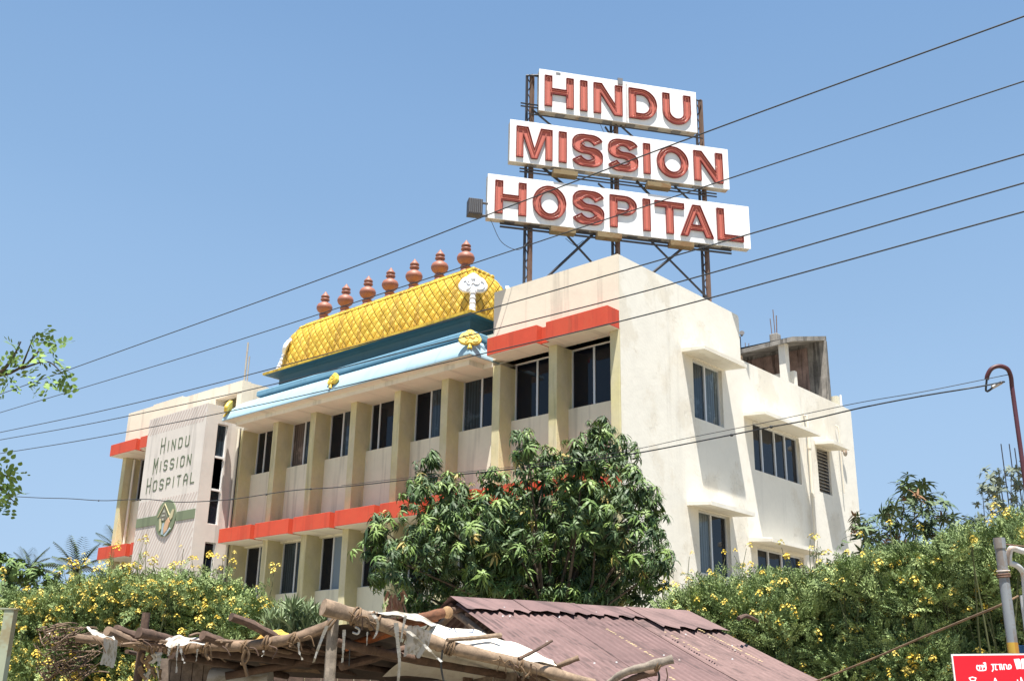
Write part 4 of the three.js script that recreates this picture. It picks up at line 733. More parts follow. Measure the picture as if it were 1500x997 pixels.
{ // branch tips of a near tree at the left edge
  const t = thing('street_tree', 'near tree reaching in from the left edge with small rounded leaflets', 'tree');
  const base = at(-330, 900, 7.6).setY(0), L = [], list = [], P = [];
  const fork = at(-320, 620, 7.6); L.push(pole([base, base.clone().lerp(fork, .5).add(V(.06, 0, 0)), fork], .14, .10, 12, 10, .06));
  const br = (pts, r0, r1) => L.push(pole(pts.map(([u, v, d]) => at(u, v, 7.3 + (d || 0))), r0, r1, 16, 6, .05));
  br([[-320, 620, .3], [-150, 590], [-30, 556], [30, 540], [58, 512]], .05, .006); br([[30, 540], [70, 530], [92, 548]], .008, .003); br([[-30, 556], [0, 545], [20, 520], [30, 500]], .02, .004); br([[30, 540], [44, 505], [50, 490]], .008, .003);
  br([[-320, 640, .3], [-160, 680], [-40, 690], [5, 695], [22, 700]], .04, .004); br([[-40, 690], [0, 715], [20, 735]], .01, .003);
  // pinnate sprigs: rounded leaflets either side of a drooping stalk
  const sprig = (() => { const Q = []; for (let j = 0; j < 5; j++) for (const k of [-1, 1]) { if (rnd() < .12) continue; const o = V(0, .034 * j, 0), d = V(k * rr(.6, 1), rr(.0, .5), rr(-.7, .3)).normalize(), o2 = o.clone().addScaledVector(d, .008); Q.push(...leafPts(o2, d, V(rr(-.3, .3), 0, 1), rr(.036, .05), rr(.026, .034), .2, 4)); } return tris(Q); })();
  const put = (u, v, n, sp) => { sp *= 1.15; for (let i = 0; i < n * .5; i++) list.push({ p: at(u + rr(-sp, sp), v + rr(-sp, sp) * .8, 7.3 + rr(-.15, .15)), q: qUp(V(rr(-.9, 1), rr(-.9, .4), rr(-.6, .6)), rnd() * 6), s: rr(.75, 1.05), c: mix([.07, .13, .02], [.17, .27, .05], rnd()) }); };
  put(52, 498, 7, 10); put(70, 505, 8, 10); put(62, 525, 7, 9); put(78, 500, 4, 6); put(22, 505, 6, 9); put(30, 522, 7, 10); put(38, 545, 7, 10); put(5, 540, 10, 12); put(15, 555, 6, 8); put(72, 556, 8, 9); put(92, 545, 7, 9); put(102, 548, 3, 5); put(86, 562, 4, 6); put(45, 565, 3, 5); put(-10, 520, 8, 14); put(0, 580, 3, 5);
  put(12, 692, 8, 9); put(24, 688, 5, 6); put(5, 712, 10, 11); put(22, 722, 6, 7); put(12, 738, 5, 7); put(-15, 705, 8, 14);
  part('trunk', L, M.trunk, t); instanced('foliage', sprig, ML.frond, list, t, 'stuff');
}

// ───────────────────────── hut with corrugated roof ─────────────────────────
{
  const A = V(5.842, 2.469, 10.505), DR = V(.375, 0, -.927).normalize(), SD = V(.927, 0, .375).normalize(), PITCH = .347, NN = V().crossVectors(SD.clone().addScaledVector(V(0, 1, 0), -PITCH), DR).normalize(); if (NN.y < 0) NN.negate();
  const rp = (r, q, e = 0, side = 1) => A.clone().addScaledVector(DR, r).addScaledVector(SD, q * side).add(V(0, -PITCH * Math.abs(q), 0)).addScaledVector(NN, e);
  const hut = thing('corrugated_hut', 'low hut with dusty maroon corrugated roof in the foreground', 'hut');
  const sheetMats = [M.roofSheet, mat([.165, .098, .092], { map: tRoof, roughness: .75 }), mat([.205, .128, .116], { map: tRoof, roughness: .75 })];
  const wave = (r0, r1, q0, q1, side, lift) => {
    const P = [], n = Math.round((r1 - r0) / .073) * 8, m = 10; const pt = (i, j) => { const r = r0 + (r1 - r0) * i / n, q = q0 + (q1 - q0) * j / m; return rp(r, q, lift + .0115 * Math.cos(r / .073 * 2 * PI) + .010 * Math.sin(q * 2.1 + r * .8) - .004 * j * (lift > 0 ? 0 : 1) * 0, side); };
    for (let i = 0; i < n; i++) for (let j = 0; j < m; j++) { const a = pt(i, j), b = pt(i + 1, j), c = pt(i + 1, j + 1), d = pt(i, j + 1); for (const q of side > 0 ? [a, d, c, a, c, b] : [a, b, c, a, c, d]) P.push(q.x, q.y, q.z); }
    return toCreasedNormals(tris(P), 1.2);
  };
  const len = 2.44, sw = len / 3;
  for (let k = 0; k < 3; k++) { part('roof_sheet', wave(k * sw - .02, (k + 1) * sw + .05, .10 + k * .01, 2.95 - k * .04, 1, -.02 + k * .004), sheetMats[k], hut); part('roof_sheet', wave(k * sw - .02, (k + 1) * sw + .05, .06, 2.0, -1, -.02 + (k & 1) * .016), sheetMats[(k + 1) % 3], hut); }
  // ridge sheets, bent over the ridge with ragged lower edges
  const cap = (r0, r1, q1, q2, e, m) => { const P = [], n = 14; for (let i = 0; i < n; i++) { const ra = r0 + (r1 - r0) * i / n, rb = r0 + (r1 - r0) * (i + 1) / n, zz = (i, base) => base + (i % 3 === 0 ? .03 : 0) + .035 * Math.sin(i * 1.7 + r0 * 9); const a0 = rp(ra, 0, e), b0 = rp(rb, 0, e), a1 = rp(ra, zz(i, q1), e), b1 = rp(rb, zz(i + 1, q1), e), a2 = rp(ra, q2, e, -1), b2 = rp(rb, q2, e, -1); for (const q of [a0, a1, b1, a0, b1, b0, a0, b0, b2, a0, b2, a2]) P.push(q.x, q.y, q.z); } return tris(P); };
  part('ridge_sheet', cap(-.04, .62, .36, .3, .024, ), M.roofSheet, hut); part('ridge_sheet', cap(.58, 1.22, .34, .3, .030), sheetMats[1], hut); part('ridge_sheet', cap(1.18, 1.84, .33, .3, .024), sheetMats[0], hut); part('ridge_sheet', cap(1.78, 2.50, .62, .3, .030), sheetMats[2], hut);
  for (let i = 0; i < 20; i++) { const r = rr(.1, 2.3), q = rr(.15, 1.9), p = rp(Math.round(r / .073) * .073, q, .022); part('roof_bolt', new THREE.CylinderGeometry(.006, .009, .010, 6).translate(p.x, p.y, p.z), M.palePaint, hut); }
  const print = []; for (const [r, q0, q1] of [[1.12, .75, 1.75], [1.72, .75, 1.5], [2.19, .5, 1.5], [.95, 1.95, 2.6]]) for (let q = q0; q < q1; q += .035) { if (rnd() < .22) continue; const a = rp(r + rr(-.004, .004), q, .017), b = rp(r, q + .02 * rr(.5, 1.1), .017), s2 = DR.clone().multiplyScalar(rr(.008, .014)); print.push(quad(a.clone().sub(s2), b.clone().sub(s2), b.clone().add(s2), a.clone().add(s2))); }
  part('faded_print', print, mat([.42, .32, .16]), hut, { kind: 'stuff' });
  for (const [r, q] of [[.05, .25], [.05, 1.5], [2.35, 2.5], [.08, 2.6], [2.35, -1.6], [.08, -1.6]]) { const p = rp(r, Math.abs(q), -.05, Math.sign(q)); part('corner_post', pole([V(p.x, 0, p.z), V(p.x + .01, p.y * .5, p.z), p], .05, .04, 8, 8), M.barkDark, hut); }
  for (const q of [.12, .9, 1.7, 2.5]) for (const s of [1, -1]) { if (s < 0 && q > 1.8) continue; part('purlin', pole([rp(-.06, q, -.07, s), rp(1.2, q, -.075, s), rp(2.45, q, -.07, s)], .028, .024, 10, 8), M.barkDark, hut); }
  for (const s of [1, -1]) part('rafter', pole([rp(.02, .0, -.11), rp(.02, .9, -.115, s), rp(.02, 1.85, -.11, s)], .035, .03, 10, 8), M.bark, hut);
  for (let k = 0; k < 7; k++) { const q0 = -1.6 + k * .45; const a = rp(.12, Math.abs(q0), -.12, Math.sign(q0) || 1), b = rp(.12, Math.abs(q0 + .43), -.12, Math.sign(q0 + .43) || 1), y = Math.min(a.y, b.y) - .15; part('wall_plank', [quad(V(a.x, 0, a.z), V(b.x, 0, b.z), V(b.x, y, b.z), V(a.x, y, a.z))].map((g) => g), M.plank, hut); }
}
// ───────────────────────── pole awning with tarpaulin ─────────────────────────
{
  const aw = thing('pole_awning', 'rickety awning of tied wooden poles with torn tarpaulin in the foreground', 'awning');
  const P = (name, pts, r0, r1, m, t0, o) => part(name, pole(pts.map(([u, v, d]) => at(u, v, t0 + (d || 0))), r0, r1, 26, 10, .10), m, aw, o);
  const beamA = [[473, 889, -.2], [520, 902, -.1], [560, 913, 0], [610, 932, 0], [650, 945, 0], [700, 958, .05], [760, 972, .1], [838, 994, .15]];
  P('beam', beamA.slice(0, 5), .054, .046, M.barkPale, 7.2, { label: 'thick pale log beam with a sawn end' });
  P('beam', [[640, 944, 0], ...beamA.slice(5), [870, 1003, .2]], .045, .036, M.barkPale, 7.2);
  P('beam', [[482, 915, .1], [462, 924, .1], [440, 932, .1], [400, 940, .15], [350, 946, .15], [305, 946, .2], [268, 950, .2]], .037, .035, M.bark, 7.2);
  P('beam', [[290, 946, .2], [240, 948, .25], [190, 942, .3], [150, 938, .3], [112, 934, .3]], .034, .026, M.bark, 7.2);
  const pb = at(488, 905, 7.35); part('post', pole([V(pb.x, 0, pb.z), V(pb.x + .01, pb.y * .5, pb.z), V(pb.x, pb.y, pb.z)], .045, .04, 12, 9, .05), M.post, aw);
  const p2 = at(214, 897, 7.7); part('post', pole([V(p2.x, 0, p2.z), V(p2.x - .01, p2.y * .6, p2.z), V(p2.x, p2.y, p2.z)], .036, .030, 12, 8, .06), M.barkDark, aw);
  for (let i = 0; i < 34; i++) { const left = i % 2, u = left ? rr(130, 475) : rr(490, 800), v = left ? (u < 268 ? 936 + (u - 130) * .09 : u < 400 ? 946 : 946 - (u - 400) * .38) : (u < 650 ? 893 + (u - 490) * .325 : 945 + (u - 650) * .26); const w = [[u, v + rr(-6, 6)], [u + rr(4, 12), v + rr(-2, 8)], [u + rr(2, 18), v + rr(6, 22)]]; part('bark_shred', tube(w.map(([x, y]) => at(x, y, 7.0 + (left ? .18 : .02))), rr(.002, .006), 10, 4), i % 3 ? M.rope : M.barkDark, aw); }
  // short branches lying over the left beam
  P('branch', [[338, 903, -.1], [365, 913, 0], [398, 931, .1], [420, 941, .3]], .027, .034, M.barkDark, 7.3); P('branch', [[296, 930, -.05], [318, 938, .05], [345, 948, .25]], .033, .028, M.barkDark, 7.25);
  P('branch', [[203, 926, -.05], [235, 933, .1], [275, 944, .3]], .034, .030, M.barkDark, 7.25); P('branch', [[168, 921, 0], [195, 932, .1], [228, 948, .3]], .034, .034, M.barkDark, 7.4); P('branch', [[156, 924, 0], [178, 934, .1], [205, 946, .2]], .036, .03, M.bark, 7.3);
  P('branch', [[986, 965, 0], [950, 975, 0], [915, 985, .1], [890, 1002, .2]], .029, .022, M.post, 6.9); P('branch', [[962, 984, 0], [940, 989, 0], [905, 1004, .1]], .024, .02, M.barkDark, 6.95);
  P('branch', [[654, 897, .8], [620, 904, .7], [585, 913, .6], [545, 930, .5]], .036, .03, mat([.34, .15, .08], { map: tBark, bumpMap: tBump, bumpScale: .008 }), 7.2); 
  part('sawn_end', (() => { const c = at(655, 896.6, 7.98), g = new THREE.SphereGeometry(.046, 12, 8).scale(1, 1, .5); g.rotateY(.6).translate(c.x, c.y, c.z); return g; })(), M.cutWood, aw);
  P('stick', [[655, 937, 0], [695, 934, .2], [733, 930, .4]], .014, .017, M.barkPale, 7.15); P('stick', [[760, 965, 0], [785, 952, .1], [809, 938, .2]], .012, .009, M.barkDark, 7.15); P('stick', [[848, 963, .1], [825, 972, .1], [800, 984, .2]], .02, .016, M.bark, 7.4);
  P('branch', [[1082, 906, 0], [1092, 902, .1], [1104, 906, .2], [1110, 910, .3]], .02, .016, M.barkDark, 9.5);
  // rafters running back beneath the cover
  const rf = [[[470, 925, 0], [560, 960, 1.2], [690, 985, 2.2]], [[300, 955, .2], [420, 968, 1.5], [520, 985, 2.6]], [[380, 950, .2], [470, 965, 1.2], [600, 988, 2.4]], [[250, 958, .3], [330, 972, 1.4], [420, 990, 2.6]], [[490, 940, 0], [620, 968, .9], [820, 1003, 1.6]], [[500, 975, .4], [560, 960, .7], [640, 935, 1.0]], [[330, 990, 1.5], [430, 972, 1.6], [560, 950, 1.4]]];
  rf.forEach((q) => P('rafter', q, .034, .028, M.barkDark, 7.3));
  P('rafter', [[505, 948, .3], [560, 930, .4], [640, 905, .6]], .03, .026, mat([.52, .17, .06], { map: tBark }), 7.4);
  for (let i = 0; i < 26; i++) { const u = rr(180, 470), v = 944 + rr(-2, 10), l = rr(25, 80); P('stick', [[u, v, rr(0, .3)], [u + l * .5, v + rr(2, 9), rr(.5, 1)], [u + l, v + rr(6, 20), rr(1, 2)]], rr(.008, .018), rr(.006, .014), rnd() < .5 ? M.barkDark : M.bark, 7.35); }
  for (let i = 0; i < 9; i++) { const u = rr(160, 330), v = 938 + rr(-8, 6); P('stick', [[u, v, 0], [u + rr(15, 30), v + rr(-3, 6), .1], [u + rr(35, 60), v + rr(-2, 12), .3]], rr(.007, .013), rr(.005, .01), rnd() < .5 ? M.barkDark : M.bark, 7.25); }
  // tarpaulin over the right part
  const sheet = (name, rows, m, o = {}) => { const nU = 26, nV = 5, UV = [], cur = rows.map((r) => new THREE.CatmullRomCurve3(r.map(([u, v, t]) => at(u, v, t)))), P2 = [], gp = (i, j) => { const f = j / (rows.length === 1 ? 1 : nV * (rows.length - 1)) * (rows.length - 1), k = Math.min(rows.length - 2, Math.floor(f)), a = cur[k].getPoint(i / nU), b = cur[k + 1].getPoint(i / nU), q = a.lerp(b, f - k); const wr = o.wr ?? .018; return q.add(V(0, wr * .5 * Math.sin(i * .62 + j * .35) + wr * .35 * Math.sin(i * .31 - j * .8) + wr * .12 * Math.sin(i * 1.5 + j * 1.1), 0)); };
    const nj = nV * (rows.length - 1); for (let i = 0; i < nU; i++) for (let j = 0; j < nj; j++) { const a = gp(i, j), b = gp(i + 1, j), c = gp(i + 1, j + 1), d = gp(i, j + 1); for (const q of [a, b, c, a, c, d]) P2.push(q.x, q.y, q.z); for (const [s, t] of [[i, j], [i + 1, j], [i + 1, j + 1], [i, j], [i + 1, j + 1], [i, j + 1]]) UV.push(s / nU, t / nj); } let g = tris(P2); g.deleteAttribute('normal'); g.setAttribute('uv', new THREE.Float32BufferAttribute(UV, 2)); g = mergeVertices(g); g.computeVertexNormals(); return part(name, g, m, aw, { keepUV: true, ...(o.opt || {}) }); };
  const tarpMat = (() => {
    const cv = document.createElement('canvas'); cv.width = 1024; cv.height = 512; const c = cv.getContext('2d'); c.fillStyle = '#d6cfc2'; c.fillRect(0, 0, 1024, 512);
    for (let i = 0; i < 900; i++) { c.fillStyle = `rgba(${rnd() < .6 ? '120,98,70' : '245,240,230'},${rr(.02, .08)})`; c.beginPath(); c.ellipse(rnd() * 1024, rnd() * 512, rr(4, 60), rr(3, 22), rr(0, 3), 0, 7); c.fill(); }
    c.strokeStyle = '#3b4a63'; c.lineCap = 'round'; c.lineWidth = 9; const st = (p) => { c.beginPath(); p.forEach(([x, y], i) => (i ? c.lineTo(x, y) : c.moveTo(x, y))); c.stroke(); };
    st([[300, 330], [340, 300], [370, 330], [345, 370], [300, 365]]); st([[420, 300], [470, 300], [440, 350], [480, 390], [560, 390]]); c.fillStyle = '#45566f'; c.fillRect(410, 240, 90, 34); st([[200, 400], [260, 430]]); st([[150, 360], [190, 330], [210, 380]]);
    c.lineWidth = 4; st([[600, 120], [610, 90], [640, 100], [630, 130], [602, 128]]); st([[660, 130], [690, 90]]); st([[680, 135], [710, 95]]); st([[560, 330], [640, 300], [700, 320]]);
    const t = new THREE.CanvasTexture(cv); t.colorSpace = THREE.SRGBColorSpace; return new THREE.MeshStandardMaterial({ map: t, roughness: .7, side: THREE.DoubleSide });
  })();
  sheet('tarpaulin', [[[625, 932, 7.22], [700, 952, 7.25], [760, 966, 7.3], [816, 976, 7.35]], [[632, 915, 7.6], [690, 921, 7.7], [745, 940, 7.75], [810, 964, 7.6]], [[600, 955, 8.3], [690, 966, 8.4], [780, 985, 8.3], [840, 1000, 8.0]], [[560, 990, 9.3], [660, 996, 9.4], [760, 1006, 9.2], [850, 1016, 8.7]]], tarpMat, { opt: { label: 'dirty white tarpaulin slung over the log beam' } });
  sheet('tarpaulin', [[[535, 900, 7.1], [570, 900, 7.2], [600, 905, 7.25], [632, 918, 7.3]], [[540, 896, 7.4], [575, 895, 7.5], [605, 899, 7.6], [640, 912, 7.6]], [[560, 904, 7.9], [590, 905, 8], [620, 912, 8], [650, 922, 7.9]]], M.strip, { wr: .012 });
  sheet('roof_mat', [[[262, 950, 7.45], [340, 945, 7.45], [420, 938, 7.4], [484, 916, 7.35], [560, 920, 7.4]], [[255, 958, 8.8], [345, 955, 8.8], [440, 950, 8.8], [530, 940, 8.8], [600, 945, 8.6]], [[240, 975, 10.2], [350, 985, 10.2], [450, 992, 10.2], [560, 996, 10], [650, 996, 9.8]]], mat([.10, .07, .055], { map: tBark, side: THREE.DoubleSide }), { wr: .012 });
  sheet('cardboard', [[[375, 966, 9.4], [420, 962, 9.4], [455, 966, 9.4]], [[390, 985, 9.8], [430, 984, 9.8], [470, 986, 9.8]]], M.rope, { wr: .004 });
  sheet('cloth_roll', [[[240, 938, 7.35], [262, 930, 7.3], [300, 938, 7.35]], [[243, 948, 7.2], [262, 945, 7.15], [300, 942, 7.3]]], M.strip, { wr: .012 });
  sheet('yellow_cloth', [[[322, 938, 7.45], [345, 940, 7.45], [372, 936, 7.45], [388, 926, 7.45]], [[318, 943, 7.4], [345, 945, 7.4], [375, 942, 7.4], [390, 936, 7.4]]], mat([.62, .36, .08], { map: tDirty, side: THREE.DoubleSide }), { wr: .008 });
  sheet('yellow_cloth', [[[398, 924, 7.45], [412, 922, 7.45], [426, 931, 7.45]], [[398, 930, 7.42], [412, 930, 7.42], [424, 934, 7.42]]], mat([.66, .50, .10], { map: tDirty, side: THREE.DoubleSide }), { wr: .006 });
  sheet('plastic_scrap', [[[126, 918, 7.3], [140, 923, 7.3], [166, 932, 7.3]], [[130, 926, 7.25], [146, 932, 7.25], [170, 936, 7.28]]], M.strip, { wr: .01 });
  sheet('plastic_scrap', [[[151, 935, 7.2], [160, 936, 7.2], [172, 938, 7.2]], [[150, 958, 7.2], [160, 958, 7.21], [170, 960, 7.2]], [[146, 972, 7.2], [156, 975, 7.2], [166, 978, 7.2]]], M.plastic, { wr: .006 });
  sheet('plastic_scrap', [[[596, 918, 7.05], [612, 916, 7.05], [632, 928, 7.05]], [[594, 938, 7.05], [612, 942, 7.05], [628, 944, 7.05]], [[591, 960, 7.05], [604, 958, 7.06], [615, 964, 7.05]]], M.plastic, { wr: .01 });
  // hanging cloth strips and rope ends
  const strip = (pts, w0, m = M.strip, t0 = 7.0, name = 'hanging_strip') => { const w = w0 * .72, c = new THREE.CatmullRomCurve3(pts.map(([u, v]) => at(u, v, t0))), Q = [], n = 14; for (let i = 0; i < n; i++) { const a = c.getPoint(i / n), b = c.getPoint((i + 1) / n), wa = w * (1 - .5 * i / n), s1 = cR.clone().multiplyScalar(wa / 2).addScaledVector(cF, .01 * Math.sin(i * 1.1)); Q.push(quad(a.clone().sub(s1), b.clone().sub(s1), b.clone().add(s1), a.clone().add(s1))); } part(name, Q, m, aw); };
  strip([[479, 916], [470, 938], [464, 955], [459, 970]], .034); strip([[504, 922], [503, 945], [501, 970]], .03); strip([[580, 912], [582, 935], [585, 965], [583, 1000]], .042); strip([[545, 898], [553, 910], [552, 925], [547, 935]], .03); strip([[594, 902], [590, 920], [587, 940]], .026); strip([[592, 920], [615, 938], [632, 955], [647, 969]], .036, M.strip);
  strip([[262, 942], [259, 955], [258, 985]], .018); strip([[264, 948], [267, 965], [270, 971]], .016); strip([[437, 940], [438, 955], [443, 966]], .018); strip([[289, 950], [287, 968]], .014); strip([[538, 925], [537, 945]], .014); strip([[385, 952], [386, 958], [381, 962]], .012); strip([[248, 948], [246, 960]], .03); strip([[233, 955], [232, 975]], .05, M.plastic);
  const loop = (u, v, r, t0 = 7.15, k = 3) => { const g = []; for (let i = 0; i < k; i++) { const c = at(u + i * 2.2 - k, v + i * .9, t0); g.push(new THREE.TorusGeometry(r, .008, 5, 18).rotateY(PI / 2 + .25 * (i - 1)).rotateZ(rr(-.25, .25)).applyQuaternion(new THREE.Quaternion().setFromUnitVectors(V(1, 0, 0), at(u + 8, v + 3, t0).sub(at(u, v, t0)).normalize())).translate(c.x, c.y, c.z)); } part('rope_lashing', g, M.rope, aw, { kind: 'stuff' }); };
  loop(522, 902, 0.059, 7.1); loop(548, 909, 0.058, 7.18); loop(302, 946, 0.040, 7.4); loop(360, 946, 0.041, 7.35); loop(392, 940, 0.043, 7.34); loop(430, 934, 0.041, 7.3); loop(205, 944, 0.038, 7.5); loop(225, 946, 0.042, 7.48); loop(250, 948, 0.038, 7.42); loop(660, 947, 0.050, 7.2); loop(762, 972, 0.043, 7.3); loop(965, 974, 0.035, 6.9, 2); loop(488, 912, 0.044, 7.3, 2); loop(275, 948, 0.038, 7.4, 2);
  const strand = (pts, r = .007, m = M.rope, t0 = 7.05) => part('rope_end', tube(pts.map(([u, v]) => at(u, v, t0)), r, 18, 5), m, aw);
  strand([[360, 950], [355, 965], [358, 975], [362, 990]], .012); strand([[362, 952], [364, 962], [357, 972], [352, 972]], .009); strand([[303, 948], [301, 958], [306, 966]], .010); strand([[762, 975], [768, 985], [765, 1000]], .008); strand([[778, 972], [776, 985], [764, 995]], .007); strand([[648, 952], [646, 975], [650, 1000]], .007, M.wire); strand([[962, 978], [966, 990], [964, 1002]], .008, M.wire); strand([[976, 978], [978, 990], [976, 1000]], .004); strand([[520, 918], [526, 922], [524, 928], [516, 926]], .008, M.strip); strand([[512, 950], [511, 975]], .004, M.wire);
  for (let i = 0; i < 20; i++) { const u = rr(208, 236), v = rr(955, 990); strand([[u, v], [u + rr(-6, 6), v + rr(3, 10)], [u + rr(-6, 6), v + rr(8, 18)]], rr(.008, .018), i % 3 ? M.rope : M.strip, 7.5); }
  // boards closing the stall at the left
  for (let k = 0; k < 7; k++) { const a = at(236 + k * 16, 964 + k * 1.2, 9.6), b = at(251 + k * 16, 965 + k * 1.2, 9.6); const g = tris([]); part('board', (() => { const q = new THREE.BoxGeometry(a.distanceTo(b), a.y, .025).translate(0, a.y / 2, 0); const d = b.clone().sub(a); q.rotateY(-Math.atan2(d.z, d.x)); const c = a.clone().lerp(b, .5); return q.translate(c.x, 0, c.z); })(), M.plank, aw); }
  for (let k = 0; k < 12; k++) { const a = at(352 + k * 24, 972, 11.2), c2 = at(375 + k * 24, 972, 11.2); part('board', (() => { const q = new THREE.BoxGeometry(a.distanceTo(c2), a.y - rr(0, .05), .025), d = c2.clone().sub(a); q.translate(0, a.y / 2 - .03, 0).rotateY(-Math.atan2(d.z, d.x)); const c = a.clone().lerp(c2, .5); return q.translate(c.x, 0, c.z); })(), M.barkDark, aw); }
  const rc = at(352, 1000, 9.0); part('rolled_mat', new THREE.CylinderGeometry(.16, .16, .5, 20).rotateZ(PI / 2).rotateY(.75).translate(rc.x, rc.y - .04, rc.z), M.tarp, aw);
}
{ // tangle of dry vine stems
  const t = thing('dry_vine', 'tangle of dry brown vine stems in the lower left shrubs', 'vine'), g = [];
  for (let i = 0; i < 110; i++) { const u = rr(48, 120), v = rr(915, 990), k = rr(10, 34), s = rnd() < .5 ? 1 : -1; g.push(tube([at(u, v, 11.6 + rr(-.4, .3)), at(u + k * .4, v + k * .35 * s + 6, 11.6 + rr(-.3, .3)), at(u + k, v + k * .2 * s, 11.6 + rr(-.3, .3)), at(u + k * 1.5, v - k * .15, 11.7)], rr(.003, .009), 10, 4)); }
  part('stem', g, M.bark, t, { kind: 'stuff' });
}

// ───────────────────────── poles, sign, wires ─────────────────────────
{
  const t = thing('hooked_pole', 'dark red pipe pole with a hooked top at the right edge', 'pole'), p = at(1483, 566, 14), r = .028;
  const arm = [V(p.x, 0, p.z), V(p.x, p.y * .5, p.z), V(p.x, p.y, p.z), at(1481, 550, 14), at(1476, 540, 14), at(1464, 536, 14), at(1453, 540, 14), at(1447, 550, 14), at(1446, 556, 14)];
  part('pipe', [tube([arm[0], arm[1], arm[2].clone().setY(p.y - .05), arm[2]], r, 20, 10), tube(arm.slice(2), .029, 30, 10)], M.maroon, t);
  part('hook_wire', [tube([at(1446, 555, 14), at(1445.5, 573, 14), at(1449, 572, 14), at(1462, 562, 14), at(1471, 559, 14)], .014, 30, 6)], M.steel, t);
  part('insulator', [cyl(at(1454, 567, 13.98), at(1468, 560, 13.98), .028, .022, 10)], M.palePaint, t);
}
{
  const t = thing('pipe_post', 'grey steel pipe post with yellow band behind the red sign', 'post'), p = at(1464, 789, 6), r = .028;
  const low = at(1482, 944, 6).y; part('pipe', [cyl(V(p.x, 0, p.z), V(p.x, low - .06, p.z), r, r, 18), cyl(V(p.x, low, p.z), V(p.x, p.y, p.z), r, r, 18)], M.grey, t);
  part('yellow_band', cyl(V(p.x, low - .06, p.z), V(p.x, low, p.z), r + .001, r + .001, 18), M.yellowPaint, t);
  part('cap', cyl(V(p.x, p.y - .055, p.z), V(p.x, p.y + .004, p.z), r + .004, r + .004, 18), M.grey, t);
  const ty = at(1470, 843, 6).y; for (const [dy, m, rr2] of [[0, M.rust, .006], [.018, M.palePaint, .005], [-.012, M.rust, .006]]) part('wire_tie', new THREE.TorusGeometry(r + .004, rr2, 6, 20).rotateX(PI / 2 + .12).translate(p.x, ty + dy, p.z), m, t);
}
{
  const t = thing('bent_pipe_frame', 'white painted bent pipe frame at the right edge beside the grey post', 'pipe frame');
  part('arm', tube([at(1478, 826, 6.02), at(1479, 810, 6.02), at(1482, 803, 6.02), at(1495, 806, 6.05), at(1525, 813, 6.1)], .017, 30, 10), M.palePaint, t);
  part('arm', tube([at(1478, 824, 6.02), at(1490, 828, 6.03), at(1499, 838, 6.05), at(1502, 860, 6.05), at(1504, 900, 6.05)], .016, 30, 10), M.palePaint, t);
  part('upright', (() => { const q = at(1499, 872, 6.1); return cyl(V(q.x, 0, q.z), V(q.x, q.y, q.z), .018, .018, 12); })(), M.palePaint, t);
  part('rod', cyl(at(1473, 797, 6), at(1510, 801, 6), .004), M.rust, t);
  part('blue_plate', (() => { const a = at(1500, 953, 6.05), g = new THREE.BoxGeometry(.07, .06, .012); g.lookAt(cF.clone().negate()); return g.translate(a.x, a.y, a.z); })(), M.bluePaint, t);
}
